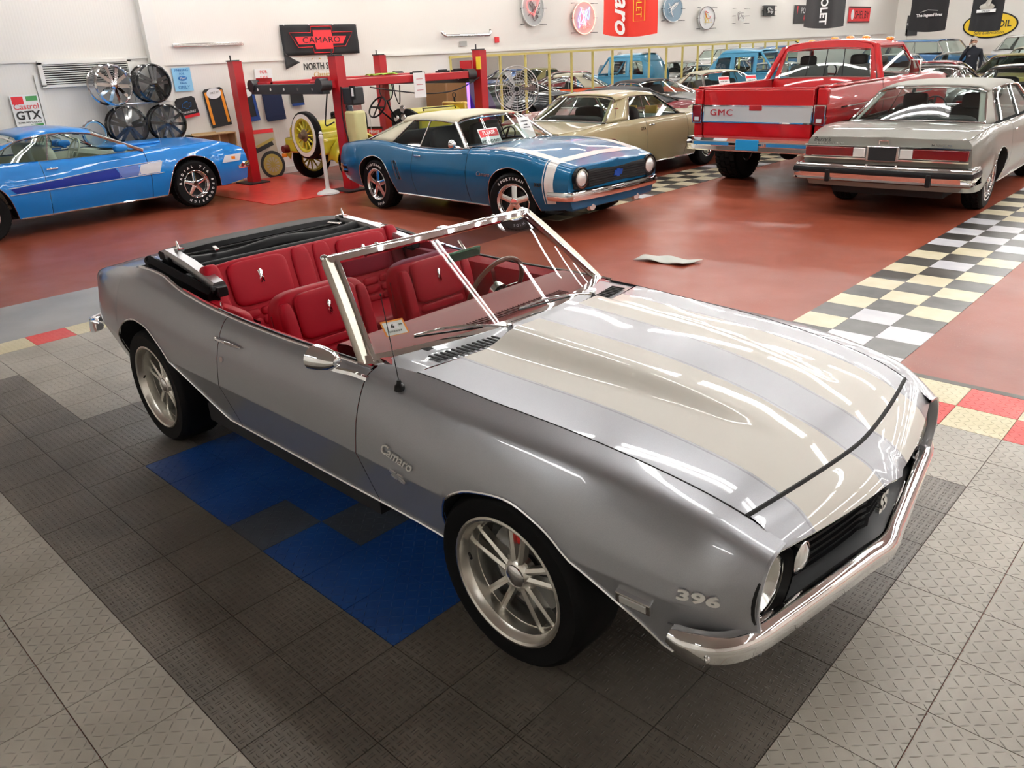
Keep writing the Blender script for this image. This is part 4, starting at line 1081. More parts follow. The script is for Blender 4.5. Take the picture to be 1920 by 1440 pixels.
# ---------------------------------------------------------------- blue convertible with cream top, white nose stripe
def blue_convertible():
    BLUE = paint('paint_blue_metallic', (.002,.11,.25), .25, .36)
    CRM = mat('cream_vinyl', (.58,.54,.41), .7); N_ = bump(CRM, N(CRM, 'ShaderNodeTexNoise', i_Scale=200.).outputs[0], .1, .002)
    car, net = make_car('parked_coupe', (-4.97, 5.38), -1.9, BLUE, 'blue 1960s coupe with cream soft top and white nose stripe, parked beside the red lift', sill=.25, hw=.925, xr=-2.33, xf=2.23, wb=1.373, R=.34,
        belt=((-2.33, .84), (-1.4, .93), (-.6, .885), (.6, .90), (1.4, .90), (2.23, .76)), roof=1.30, roofm=CRM, rw=.58, gw=.79, wsb=.52, wst=.12, blt=-1.0, blb=-1.65, sg=-1.02, sgt=-.72, bp_=((-.42, -.38),), doors=(-.5, .6),
        rim='five', rimr=.215, steer=.28, wall=None, grillec=DARK, lamps=False, crown=.045, zm=.60, nose=.90, wx=.77, tire_w=.25, fbz=.46, trunk0=-1.72, arch_r=.40)
    for k in range(3):   # gills ahead of the rear wheel
        a = net.atz(-.93+.04*k, .70, -1, .006)[0]; b = net.atz(-.84+.05*k, .46, -1, .006)[0]; MB().tube([a, b], .012, 4).build('quarter_vent', DARK if k % 2 else CHROME_SOFT, car)
    WS = mat('stripe_white', (.78,.78,.76), .3, 0, 1.)
    for sd in (-1, 1):  # white band over the nose and down each side
        rows = [[net.off(x, v, sd, .002)[0] for v in lin(.6, 6., 20)] for x in lin(1.93, 2.05, 4)]
        st = MB().grid(rows).build('nose_stripe', WS, car, smooth=50)
        rows = [[net.off(x, v, sd, .003)[0] for v in lin(.6, 6., 20)] for x in lin(1.900, 1.912, 2)]
        MB().grid(rows).build('stripe_line', WS, car)
        rows = [[net.off(x, v, sd, .003)[0] for v in lin(5.75, 6.15, 4)] for x in frange(1.0, 1.93, .1)]
        MB().grid(rows).build('hood_stripe', WS, car)
        hl = empty('headlight', (2.255, sd*.64, .645)); hl.parent = car
        MB().lathe([(.125, -.10), (.125, .03), (.112, .03), (.108, .0)], axis='x').build('surround', BLACK, hl)
        MB().lathe([(0, .05), (.05, .045), (.09, .02)], axis='x').build('lens', LAMP_CLR, hl); MB().lathe([(.088, .03), (.105, .03), (.11, .0)], axis='x').build('ring', CHROME, hl)
        MB().lathe([(0, .05), (.055, .035), (.065, -.01)], axis='x', c=(2.22, sd*.42, .31)).build('fog_lamp', LAMP_CLR, car)
        p, n_ = net.atz(.93, .64, sd, .006); text('script_badge', 'Camaro', .075, CHROME, car, p, (1*(-sd), 0, 0), (0, 0, 1), .004, shear=.3)
        p, n_ = net.atz(1.84, .58, sd, .006); text('engine_badge', '327', .055, CHROME if sd > 0 else INK, car, p, (1*(-sd), 0, 0), (0, 0, 1), .003, bold=.002, sx=1.4)
    rows = []
    for x in lin(1.93, 2.05, 3):
        r = [net.P(x, v, -1) for v in lin(6., 7., 8)]; rows.append([(p[0], p[1], p[2]+.003) for p in r]+[(p[0], -p[1], p[2]+.003) for p in r[-2::-1]])
    MB().grid(rows).build('hood_band', WS, car)
    # recessed grille with bow-tie
    MB().box((2.26, 0, .63), (.04, 1.52, .20)).build('grille_opening', DARK, car, bevel=.02)
    mb = MB()
    for k in range(8): mb.box((2.284, 0, .55+.022*k), (.006, 1.05, .003))
    mb.build('grille_bars', DARK, car, smooth=0)
    bt = [(-.075, -.012), (-.085, -.03), (-.03, -.03), (-.03, -.045), (.03, -.045), (.03, -.03), (.065, -.03), (.085, .012), (.085, .03), (.03, .03), (.03, .045), (-.03, .045), (-.03, .03), (-.065, .03)]
    MB().prism([(a, b+.64) for a, b in bt], 2.286, 2.296, 'yz').build('bow_tie_emblem', mat('emblem_blue', (.02,.08,.45), .2, .3, 1.), car, smooth=0)
    MB().box((2.16, 0, .36), (.14, 1.5, .16)).build('front_valance', BLUE, car, bevel=.03)
    mo = MB().lathe([(0, .06), (.03, .05), (.055, .01), (.055, -.01), (0, -.012)], axis='x').build('side_mirror', CHROME, car); mo.location = (.40, -.93, .97)
    MB().tube([(.42, -.91, .95), (.52, -.85, .91)], .012, 6).build('mirror_arm', CHROME, car)
    MB().tube([(-1.75, -.62, .93), (-1.72, -.64, 1.28)], .003, 5).build('antenna', CHROME, car)
    for w in [c for c in car.children if c.name.startswith('wheel') and c.type == 'MESH' and c.location.y < 0 and c.data.materials[0] == RUBBER]:
        for s, a0 in (('SPORTSMAN', 2.3), ('WIDE', 5.2)):
            for i, ch in enumerate(s): a = a0-i*.155; text('sidewall_letter', ch, .045, WHITE, w, (.275*math.cos(a), -.130, .275*math.sin(a)), (math.sin(a), 0, -math.cos(a)), (math.cos(a), 0, math.sin(a)), .001, bold=.001)
    MB().tube([(-2.2, -.45, .27), (-2.42, -.47, .27)], .035, 10).build('exhaust_tip', CHROME, car)
    return car
blue_convertible()
def sign_board(name, loc, rz, tilt, w, h, lines, label, cat='sign', border=None, group=None, face=PAPER):
    """small card: lines = [(text, size, dz, material)], facing local -y"""
    t = empty(name, loc, rz, label, cat, group); t.rotation_euler = (tilt, 0, rz)
    MB().box((0, .004, 0), (w, .006, h)).build('card', face, t, smooth=0)
    if border: MB().box((0, 0, h*border[1]), (w*.94, .003, h*border[2])).build('card_band', border[0], t, smooth=0)
    for s, size, dz, m in lines: text('printed_text', s, size, m, t, (0, -.0035, dz), (1, 0, 0), (0, 0, 1), .0006, bold=.001)
    return t
sign_board('please_sign', (-4.50, 5.02, 1.01), math.radians(88), -.5, .34, .23, [('PLEASE', .07, .055, PAPER), ('NO DO NOT', .055, -.06, INK)], 'white and red PLEASE card inside the windshield of the blue and cream coupe', border=(REDINK, .22, .42))
sign_board('price_sheet', (-4.50, 5.72, 1.06), math.radians(88), -.5, .22, .30, [('CAMARO', .03, .09, INK), ('CLASSIC', .02, .04, INK), ('SHOWROOM', .02, 0, INK)], 'white price sheet on the driver side of the blue and cream coupe windshield')

# ---------------------------------------------------------------- bright blue fastback, left edge
def blue_fastback():
    B = paint('paint_grabber_blue', (.002,.20,.62), .0, .4)
    CRI = mat('cream_interior', (.50,.52,.42), .5)
    car, net = make_car('fastback_car', (-9.93, 1.62), 93, B, 'bright blue fastback coupe with dark blue side stripe, parked at the left by the wall', sill=.24, hw=.945, xr=-2.75, xf=2.48, wb=1.486, R=.345,
        belt=((-2.75, .92), (-1.6, .97), (-.6, .925), (.7, .91), (1.5, .915), (2.2, .87), (2.48, .76)), roof=1.34, rw=.62, gw=.85, wsb=.80, wst=.22, blt=-.75, blb=-2.15, sg=-1.35, sgt=-.75, bp_=((-.52, -.36),), doors=(-.62, .80),
        rim='magnum', rimr=.20, wall=None, inner=CRI, seat=CRI, crown=.05, zm=.60, nose=.86, wx=.80, tire_w=.25, hood0=.86, trunk0=-2.2, lamps=False, grillec=DARK, arch_r=.42, fbz=.52, roofcurve=.09)
    DB = mat('decal_dark_blue', (.004,.02,.26), .5, spec=.2); WD = mat('decal_white', (.62,.64,.68), .5, spec=.2); LB = mat('decal_pale', (.12,.19,.50), .5, spec=.2)
    def band(xa, xb, za, zb, m, d=.004, n=14, slant=0):
        rows = [[net.atz(x+slant*(t-.5), za(x)+(zb(x)-za(x))*t, -1, d)[0] for t in lin(0, 1, 5)] for x in lin(xa, xb, n)]
        MB().grid(rows).build('side_stripe', m, car, smooth=60)
    lo = kn([(-1.02, .58), (1.0, .60)]); hi = kn([(-1.02, .64), (.2, .72), (1.0, .745)])
    band(-1.05, .35, lo, hi, DB, .004, 14, -.06); band(.35, .65, lo, hi, LB, .004, 6, 0); band(.65, .98, lo, hi, WD, .004, 8, .08)
    for f, s in ((lo, -.012), (hi, .012)): MB().tube([net.atz(x, f(x)+s, -1, .005)[0] for x in lin(-1.1, 1.0, 24)], .005, 4).build('stripe_line', WD, car)
    band(2.0, 2.34, lambda x: .60, lambda x: .705, WD, .005, 6, .08)
    p = net.atz(2.18, .655, -1, .008)[0]; MB().box(tuple(p), (.07, .012, .045)).build('side_marker', LAMP_AMB, car, bevel=.004)
    for sd in (-1, 1):
        mo = rbox((0, 0, 0), (.20, .11, .10), .7).build('side_mirror', B, car); setx(mo, (.42, sd*.98, 1.0)); MB().box((.40, sd*.92, .955), (.05, .10, .03)).build('mirror_foot', B, car, bevel=.01)
    rbox((1.0, 0, .965), (.9, .55, .05), .5).build('hood_scoop', B, car)
    MB().tube([(1.15, -.72, .93), (1.13, -.73, 1.25)], .003, 5).build('antenna', CHROME, car)
    for x in (1.486,): 
        s = 'RADIAL T/A BFGOODRICH'; n = len(s)
        w = [c for c in car.children if c.name.startswith('wheel') and c.type == 'MESH' and c.location.x > 1 and c.location.y < 0][-1]
        for i, ch in enumerate(s):
            if ch == ' ': continue
            a = PI*.95-i*2*PI*.86/n; r = .265; text('sidewall_letter', ch, .048, WHITE, w, (r*math.cos(a), -.1305, r*math.sin(a)), (math.sin(a), 0, -math.cos(a)), (math.cos(a), 0, math.sin(a)), .001, bold=.002)
    return car
blue_fastback()

# ---------------------------------------------------------------- tan coupe
def tan_coupe():
    TN = paint('paint_tan', (.34,.29,.16), .1, .35)
    car, net = make_car('hardtop_coupe', (-5.36, 9.0), 90, TN, 'tan 1960s hardtop coupe parked behind the blue and cream coupe', sill=.24, hw=.93, xr=-2.50, xf=2.42, wb=1.47, R=.335,
        belt=((-2.5, .88), (-1.4, .93), (0, .93), (1.4, .90), (2.42, .84)), roof=1.36, rw=.60, gw=.79, wsb=.60, wst=.10, blt=-.95, blb=-1.42, sg=-.85, sgt=-.62, bp_=((-.40, -.30),), doors=(-.50, .70),
        rim='cap', crown=.04, zm=.62, wx=.75, hood0=.72, trunk0=-1.55, rimr=.19, shoulder=.93, inner=mat('interior_green', (.10,.13,.11), .6))
    MB().box((-1.05, -.70, 1.13), (.10, .006, .012)).tube([(-1.13, -.735, .99), (-1.02, -.69, 1.20)], .004, 5).build('pillar_ornament', CHROME, car)
    for y in (-.3, .12): MB().box((.50, y, 1.0), (.02, .24, .12)).build('window_card', mat('card_gold', (.55,.33,.06), .6), car, smooth=0)
    text('quarter_badge', 'GTA', .07, CHROME, car, (-.62, -.915, .80), (1, 0, 0), (0, 0, 1), .004)
tan_coupe()

# ---------------------------------------------------------------- grey sedan
def grey_sedan():
    GR = paint('paint_light_grey', (.22,.22,.195), .2, .42); VR = mat('grey_vinyl_roof', (.33,.33,.295), .75)
    car, net = make_car('four_door_sedan', (-.44, 9.85), 92.2, GR, 'light grey four door sedan with vinyl roof, seen from behind beside the red pickup', sill=.26, hw=.965, xr=-2.66, xf=2.55, wb=1.45, R=.335,
        belt=((-2.66, .90), (-2.4, .95), (-1.5, .975), (0, .97), (1.4, .95), (2.55, .86)), roof=1.43, roofm=VR, rw=.62, gw=.80, wsb=.95, wst=.42, blt=-1.10, blb=-1.68, sg=-1.28, sgt=-.98, bp_=((-.98, -.80), (-.06, -.06)), doors=(-.95, -.02, .95),
        rim='wire', wall=(.225, .245), crown=.03, zm=.60, wx=.77, hood0=1.02, trunk0=-1.75, tail=.95, nose=.95, tail_lights=False, bumpers=None, rimr=.195, shoulder=.94, trim=CHROME, inner=mat('interior_grey', (.03,.035,.035), .6), seat=mat('seat_charcoal', (.028,.030,.030), .7), headrest=True)
    # rear face
    x = -2.70
    for sd in (-1, 1):
        tl = MB().box((x-.005, sd*.60, .755), (.05, .56, .115)).build('tail_light', LAMP_RED, car, bevel=.012)
        MB().box((x-.012, sd*.255, .755), (.05, .135, .105)).build('reverse_lens', LAMP_CLR, tl, bevel=.01)
        MB().box((x-.012, sd*.535, .685), (.05, .72, .016)).box((x-.012, sd*.535, .825), (.05, .72, .012)).box((x-.01, sd*.49, .705), (.05, .62, .006)).build('light_trim', CHROME, tl, smooth=0)
    pf = MB().box((x-.0, 0, .745), (.05, .36, .17)).build('plate_frame', CHROME_SOFT, car, bevel=.01); MB().box((x-.028, 0, .745), (.01, .30, .145)).build('plate', DARK, pf, bevel=.004)
    pts = catmull([(x+.28, -.95, .55), (x-.03, -.94, .55), (x-.10, -.86, .55), (x-.125, 0, .55), (x-.10, .86, .55), (x-.03, .94, .55), (x+.28, .95, .55)], 5)
    b = MB().sweep(pts, [(-.04, -.10), (.0, -.115), (-.022, -.06), (-.026, -.02), (-.012, .0), (-.012, .045), (.004, .075), (.05, .085), (.05, -.1)]).build('rear_bumper', CHROME, car, smooth=40)
    MB().sweep([(p[0]-.012, p[1]*1.01, p[2]+.005) for p in pts], [(-.02, -.032), (-.024, .0), (-.014, .030), (.01, .03), (.01, -.03)]).build('bumper_strip', BLACK, b, smooth=40)
    for sd in (-1, 1): MB().box((x-.135, sd*.55, .495), (.05, .055, .14)).build('bumper_guard', BLACK, b, bevel=.012)
    text('deck_script', 'Berry\'s', .07, INK, car, (-2.712, .70, .885), (0, -1, 0), (0, 0, 1), .002, shear=.3)
    text('deck_badge', 'MERCURY', .032, CHROME, car, (-2.712, .60, .845), (0, -1, 0), (0, 0, 1), .003, sx=2.2); text('deck_badge', 'MARQUIS', .030, CHROME, car, (-2.712, -.60, .855), (0, -1, 0), (0, 0, 1), .003, sx=1.6)
    MB().tube([(-2.715, .05, .85), (-2.715, .05, .89), (-2.715, -.05, .89), (-2.715, -.05, .85)], .008, 6).build('deck_emblem', CHROME, car)
    MB().box((-1.55, 0, 1.0), (.06, .22, .05)).build('brake_light', BLACK, car, bevel=.005); MB().box((-1.585, 0, 1.0), (.01, .20, .035)).build('brake_lens', LAMP_RED, car)
grey_sedan()

# ---------------------------------------------------------------- red lifted pickup
def red_pickup():
    RD = paint('paint_truck_red', (.36,.001,.004), .0, .35); SLV = mat('truck_silver', (.55,.56,.56), .3, .4, .5); DR = mat('truck_red_dark', (.30,.004,.008), .4)
    t = empty('pickup_truck', (-2.50, 10.92), math.radians(90.4), 'bright red lifted pickup truck with GMC tailgate and orange roof marker lamps', 'pickup truck') if False else empty('pickup_truck', (-2.50, 10.92, 0), math.radians(90.4), 'bright red lifted pickup truck with GMC tailgate and orange roof marker lamps', 'pickup truck')
    z0, zb, hw, xr, xf, wb = .74, 1.39, .985, -2.66, 2.60, 1.50; R = .46; ar = .56
    A = [[(c-ar-.03, z0-.01), (c-ar, R+.25), (c-ar*.75, R+ar*.78), (c-ar*.3, R+ar*.9), (c+ar*.3, R+ar*.9), (c+ar*.75, R+ar*.78), (c+ar, R+.25), (c+ar+.03, z0-.01)] for c in (-wb, wb)]
    arch = arch_fn(*A)
    def prof(x, v):   # v 0..1 up the side, 1..1.1 rolled top
        z = z0+(zb-z0)*v; y = hw*(.955+.045*math.sin(min(1, v*1.25)*PI*.62)) - .05*max(0, v-.62)/.38; return y, z
    for sd in (-1, 1):
        for nm, xa, xb in (('bed_side', xr, -.62), ('cab_side', -.60, .0), ('door', .0, 1.0), ('front_fender', 1.01, xf)):
            rows = []
            for x in sorted(set(frange(xa, xb, .07)+[c+k for c in (-wb, wb) for k in (-ar-.03, -ar, ar, ar+.03) if xa < c+k < xb])):
                a = arch(x); v0 = 0 if a is None else max(0, (a-z0)/(zb-z0)); r = []
                for k in lin(0, 1, 14):
                    v = v0+(1-v0)*k; y, z = prof(x, v); tp = 1-.05*max(0, (x-xf+.5)/.5)**2; r.append((x, sd*y*tp, z-(.10*max(0, (x-1.4)/1.2)**2)*v))
                y, z = prof(x, 1); r += [(x, sd*(y-.02), r[-1][2]+.018), (x, sd*(y-.09), r[-1][2]+.02)]
                rows.append(r)
            MB().grid(rows).build(nm, RD, t, smooth=45)
        for a in A:
            rows = [[(x, sd*prof(x, 0)[0]*.99, z), (x, sd*.6, z+.03)] for x, z in a]; MB().grid(rows).build('wheel_well', UNDER, t)
        for x in (-wb, wb): 
            w = wheel(t, x, sd*.83, R, .33, .21, 'five', CHROME, sd); 
            mb = MB()
            for i in range(26):
                for yy, o in ((-.125, 0), (-.045, .5), (.045, 0), (.125, .5)):
                    a = 2*PI*(i+o)/26; mb.box((R*1.0*math.cos(a), yy, R*1.0*math.sin(a)), (.03, .07, .085), (0, -a, 0))
            mb.build('tread_blocks', RUBBER, w, smooth=0)
        MB().box((-.3, sd*.985, 1.12), (3.8, .006, .02)).build('side_molding', CHROME, t, smooth=0)
        MB().box((.35, sd*1.06, 1.52), (.06, .16, .22)).build('side_mirror', CHROME, t, bevel=.015)
        # bed inner and rail
        MB().box((-1.62, sd*.875, 1.40), (2.02, .16, .035)).build('bed_rail', RD, t, bevel=.012); MB().box((-1.62, sd*.80, 1.18), (2.0, .02, .42)).build('bed_wall', DR, t, smooth=0)
    MB().box((-1.62, 0, .98), (2.0, 1.6, .04)).build('bed_floor', DR, t, smooth=0)
    # tailgate with silver panel
    tg = MB().box((-2.665, 0, 1.06), (.05, 1.62, .64)).box((-2.66, 0, 1.385), (.06, 1.66, .03)).build('tailgate', RD, t, bevel=.014)
    pn = MB().box((-2.694, 0, 1.055), (.010, 1.60, .215)).build('tailgate_panel', SLV, tg, bevel=.004)
    fr = MB()
    for z in (.945, 1.165): fr.box((-2.70, 0, z), (.012, 1.63, .016))
    for y in (-.807, .807): fr.box((-2.70, y, 1.055), (.012, .016, .236))
    fr.build('panel_frame', CHROME, tg, smooth=0)
    MB().box((-2.70, 0, 1.14), (.02, .19, .075)).build('tailgate_handle', DR, tg, bevel=.012)
    text('tailgate_badge', 'GMC', .120, mat('badge_red', (.35,.01,.02), .4), tg, (-2.704, .52, 1.07), (0, -1, 0), (0, 0, 1), .004, bold=0, sx=1.3, space=1.12)
    for sd in (-1, 1):
        tl = MB().box((-2.665, sd*.91, 1.055), (.09, .14, .235)).build('tail_light', LAMP_RED, t, bevel=.01); MB().box((-2.71, sd*.91, .985), (.012, .07, .05)).build('reverse_lens', LAMP_CLR, tl)
        MB().box((-2.70, sd*.838, 1.055), (.02, .010, .25)).box((-2.70, sd*.982, 1.055), (.02, .010, .25)).box((-2.70, sd*.91, 1.178), (.02, .15, .008)).box((-2.70, sd*.91, .932), (.02, .15, .008)).build('light_frame', CHROME, tl, smooth=0)
        MB().box((-2.62, sd*.91, .84), (.10, .14, .20)).build('corner_panel', RD, t, bevel=.02); MB().box((-2.62, sd*.91, 1.28), (.10, .14, .22)).build('corner_panel', RD, t, bevel=.02)
    bp = MB().sweep([(-2.62, -1.0, .66), (-2.78, -.98, .66), (-2.82, -.8, .66), (-2.82, .8, .66), (-2.78, .98, .66), (-2.62, 1.0, .66)], [(-.02, -.095), (-.03, -.08), (-.018, -.03), (-.032, -.01), (-.032, .02), (-.018, .04), (-.03, .08), (.06, .10), (.06, -.09)]).build('rear_bumper', CHROME, t, smooth=25)
    MB().box((-2.85, .02, .655), (.012, .34, .14)).build('plate_blank', mat('plate_blue_film', (.01,.22,.48), .35), bp, bevel=.004)
    for y in (-.55, .58): MB().box((-2.848, y, .665), (.010, .56, .045)).build('bumper_decal', mat('decal_blue', (.02,.16,.35), .3), bp, smooth=0)
    # cab
    xb0, xb1, xw1, xw0 = -.60, -.42, .62, 1.10; zr, rw = 1.97, .72; gw = .90
    rows = []
    for x in frange(xb1-.02, xw1, .08):
        rows.append([(x, y, zr-.05*(y/rw)**2-.10*max(0, (abs(y)-rw*.86)/(rw*.14))**2-.05*((x-.1)/.6)**2*.6) for y in [rw*k for k in lin(-1, 1, 25)]])
    MB().grid(rows).build('roof', RD, t, smooth=60, solid=.02)
    def F(u, v): # rear wall of cab: u -1..1, v 0..1
        w = gw+(rw-gw)*max(0, v)-.02; return Vector((xb0+(xb1-xb0)*max(0, v)**1.2-.03*(1-u*u), u*w, zb-.35+(zr-.08-zb+.35)*v+.05*(1-u*u)*v))
    rim_o = [(-1, 0), (0, 0), (1, 0), (1, .5), (1, 1), (0, 1), (-1, 1), (-1, .5)]
    uL, vL, vH = .90, .44, .89
    ou = [(u, 0) for u in lin(-1, 1, 9)]+[(1, v) for v in lin(0, 1, 7)[1:]]+[(u, 1) for u in lin(1, -1, 9)[1:]]+[(-1, v) for v in lin(1, 0, 7)[1:-1]]
    inn = []
    for u, v in ou: inn.append((max(-uL, min(uL, u*1.0)), max(vL, min(vH, vL+(vH-vL)*v))))
    rc = lambda u, v: (u*(1-.03*(abs(v-(vL+vH)/2) > (vH-vL)*.49)), v)
    MB().grid([[F(u, v) for u, v in ou+ou[:1]], [F((a+c)/2, (b+d)/2) for (a, b), (c, d) in zip(ou+ou[:1], inn+inn[:1])], [F(*q) for q in inn+inn[:1]]]).build('cab_rear_panel', RD, t, smooth=40)
    gl = [[F(u, v)+Vector((.004, 0, 0)) for u in lin(-uL, uL, 9)] for v in lin(vL, vH, 5)]
    rwg = MB().grid(gl).build('rear_window', GLASS, t, recalc=False); MB().tube(edge_loop(gl), .014, 6, closed=True).build('window_trim', CHROME, rwg)
    for u in (-.42, -.02, .38): MB().tube([F(u*uL, vL), F(u*uL, vH)], .007, 5).build('window_bar', BLACK, rwg)
    for sd in (-1, 1):
        def Q(x0, x1, v): return Vector((x0+(x1-x0)*v, sd*(gw+(rw-gw)*v), zb+.01+(zr-.13-zb)*v))
        for a, b, r in ((xb0, xb1, .045), (xw0, xw1, .035)): MB().tube([Q(a, b, v) for v in lin(0, 1.02, 6)], r, 8).build('pillar', RD, t)
        MB().tube([Q(xb0+(xw0-xb0)*u, xb1+(xw1-xb1)*u, 1.) for u in lin(0, 1, 6)], .035, 8).build('roof_edge', RD, t)
        g = [[Q(xb0+.05+(xw0-xb0-.1)*u, xb1+.05+(xw1-xb1-.1)*u, v) for u in lin(0, 1, 5)] for v in lin(0, .97, 4)]
        MB().grid(g).build('side_window', GLASS, t, recalc=False); MB().tube(edge_loop(g), .012, 6, closed=True).build('window_trim', CHROME, t)
    g = [[Vector((xw0+(xw1-xw0)*v+.08*(1-u*u), u*(gw+(rw-gw)*v)*.96, zb+.02+(zr-.11-zb)*v)) for u in lin(-1, 1, 9)] for v in lin(0, 1, 5)]
    MB().grid(g).build('windshield', GLASS, t, recalc=False)
    MB().grid([[(x, y*(1-.05*max(0, (x-2)/.6)), zb-.02-.10*max(0, (x-1.4)/1.2)**2+.06*(1-(y/.9)**2)) for y in lin(-.9, .9, 9)] for x in frange(1.05, xf, .15)]).build('hood', RD, t)
    MB().box((xf+.02, 0, 1.0), (.06, 1.85, .5)).build('grille', CHROME_SOFT, t, bevel=.02)
    MB().box((0, 0, .72), (5.0, .9, .16)).cyl((-1.5, -.8, R), (-1.5, .8, R), .05).cyl((1.5, -.8, R), (1.5, .8, R), .05).ball((-1.5, 0, R), .16).box((-2.2, .3, .62), (.5, .5, .2)).build('chassis', UNDER, t, smooth=30)
    MB().box((.3, 0, .95), (1.5, 1.75, .06)).build('cab_floor', SEATM, t, smooth=0)
    for sd in (-1, 1):
        rbox((-.18, sd*.40, 1.28), (.16, .62, .66), .35).build('seat_back', mat('seat_grey', (.10,.10,.10), .7), t); rbox((.1, sd*.40, 1.05), (.55, .62, .16), .35).build('seat_cushion', SEATM, t)
        rbox((-.2, sd*.40, 1.66), (.09, .26, .16), .5).build('headrest', SEATM, t)
    sw = MB().tube([(.19*math.cos(a), .19*math.sin(a), 0) for a in lin(0, 2*PI*.96, 25)], .012, 6, closed=True).box((0, 0, 0), (.36, .03, .01)).build('steering_wheel', BLACK, t); setx(sw, (.52, .42, 1.45), ry=-.9)
    MB().box((.85, 0, 1.32), (.35, 1.7, .16)).build('dashboard', SEATM, t, bevel=.03)
    for k, y in enumerate((-.62, -.25, 0, .25, .62)): rbox((.38, y, zr+.005-.05*(y/rw)**2), (.16, .10, .06), .7).build('marker_lamp', LAMP_AMB, t)
red_pickup()
# ---------------------------------------------------------------- 1930s blue car
def vintage_car(loc, yaw, label):
    B = paint('paint_powder_blue', (.055,.27,.44), .0, .3)
    t = empty('vintage_sedan', (loc[0], loc[1], 0), math.radians(yaw), label, 'car')
    hw = .66
    # cowl, doors and rounded rear as one shell with window openings
    zb, zt = 1.16, 1.72
    prof = [(-1.55, .42), (-1.52, .50), (-1.38, .58), (-1.1, .63), (-.6, .66), (.0, .66), (.45, .63), (.62, .58)]
    py = kn(prof)
    drop = lambda x: .20*max(0, (-.95-x)/.6)**2
    def side(x, z, sd):
        k = max(0, (z-zb)/(zt-zb)); z = z-(k**1.5)*drop(x); return (x+(.30*k**2*max(0, (-1.0-x)/.55)), sd*(py(x)-.08*k**1.8), z)
    for sd in (-1, 1):
        MB().grid([[side(x, z, sd) for z in lin(.55, zb, 8)] for x in frange(-1.55, .62, .08)]).build('body_side', B, t, smooth=50)
        wins = [(-1.22, -.72), (-.56, .02), (.0, .0)]
        segs = [(-1.55, -1.22), (-.72, -.56), (.02, .12)]
        for a, b in ((-1.55, -1.24), (-.70, -.58), (.04, .14)): MB().grid([[side(x, z, sd) for z in lin(zb, zt, 8)] for x in lin(a, b, 5)]).build('window_pillar', B, t, smooth=50)
        MB().grid([[side(x, z, sd) for z in lin(1.60, zt, 4)] for x in frange(-1.55, .14, .08)]).build('window_header', B, t, smooth=50)
        for a, b in ((-1.24, -.70), (-.58, .04)):
            g = [[side(x, z, sd) for z in lin(zb, 1.60, 4)] for x in lin(a, b, 5)]; MB().grid(g).build('side_window', GLASS, t, recalc=False); MB().tube(edge_loop(g), .018, 6, closed=True).build('window_frame', B, t)
        MB().tube([side(x, zb-.02, sd) for x in frange(-1.5, .6, .1)], .014, 6).build('body_bead', B, t)
        # fenders
        for c, r0 in ((-1.35, .50), (1.15, .54)):
            rows = []
            for a in lin(-.25, PI*.95, 15):
                ca, sa = math.cos(a), math.sin(a); rr = r0*(1+.1*max(0, -ca))
                rows.append([(c-rr*ca*1.15 if c > 0 else c+rr*ca*1.1, sd*y, .34+rr*max(sa, -.1)-(.10*((y-.62)/.22)**2)) for y in lin(.44, .88, 7)])
            MB().grid(rows).build('fender', B, t, smooth=60, solid=.015)
            wheel(t, c, sd*.70, .35, .14, .24, 'cap', None, sd, 0, (.25, .31), lod=1)
        MB().box((0, sd*.76, .33), (1.6, .24, .03)).build('running_board', BLACK, t, bevel=.01)
        MB().lathe([(0, .06), (.07, .05), (.10, .0), (.07, -.12), (0, -.17)], axis='x', c=(1.45, sd*.42, .88)).build('headlight', CHROME, t)
    # roof
    rows = []
    for x in frange(-1.56, .20, .1):
        w = max(.30, py(x)-.065); zt2 = zt+.085*(1-((x+.6)/1.0)**2)*1.0 if x > -1.6 else zt
        rows.append([(x+(.30*max(0, (-1.0-x)/.55)), w*u, zt-.01-drop(x)+(zt2-zt+.03)*(1-u**4)) for u in lin(-1, 1, 13)])
    MB().grid(rows).build('roof', [B], t, smooth=60, solid=.02)
    MB().grid([[(-1.56-.06*(1-u*u)+.32*k**3, .46*u*(1-.05*k), .55+(zt-.72)*k) for u in lin(-1, 1, 9)] for k in lin(0, 1, 9)]).build('rear_panel', B, t, smooth=60)
    g = [[(.62-.42*k, u*(.54-.02*k), zb+.03+(zt-zb-.06)*k) for u in lin(-1, 1, 7)] for k in lin(0, 1, 5)]
    MB().grid(g).build('windshield', GLASS, t, recalc=False); MB().tube(edge_loop(g), .03, 8, closed=True).build('windshield_frame', B, t)
    rows = []
    for x in frange(.58, 1.75, .1):
        w = .58-.26*((x-.58)/1.17); rows.append([(x, w*math.sin(a)*1.0, .70+.48*math.cos(a)**.8 if math.cos(a) > 0 else .70) for a in lin(-PI/2, PI/2, 15)])
    MB().grid(rows).build('hood', B, t, smooth=60)
    MB().grid([[(1.76+.05*math.cos(v*1.5), .30*u*(1-.3*(1-v)), .45+.70*v) for u in lin(-1, 1, 7)] for v in lin(0, 1, 6)]).build('grille', CHROME_SOFT, t)
    MB().box((0, 0, .45), (3.0, 1.1, .12)).build('chassis', UNDER, t, smooth=0)
    MB().box((-.6, 0, .75), (.5, 1.1, .3)).box((-.85, 0, 1.0), (.15, 1.1, .5)).build('seat', SEATM, t, bevel=.04)
    MB().grid([[(x, .40*u, zt+.030+.075*(1-((x+.6)/1.0)**2)-.03*u**4) for u in lin(-1, 1, 7)] for x in frange(-1.1, .05, .1)]).build('roof_insert', mat('roof_grey', (.18,.18,.18), .7), t, smooth=60)
    return t
vintage_car((-8.75, 20.75), 0, 'powder blue 1930s sedan with grey roof behind the white roofed orange car')
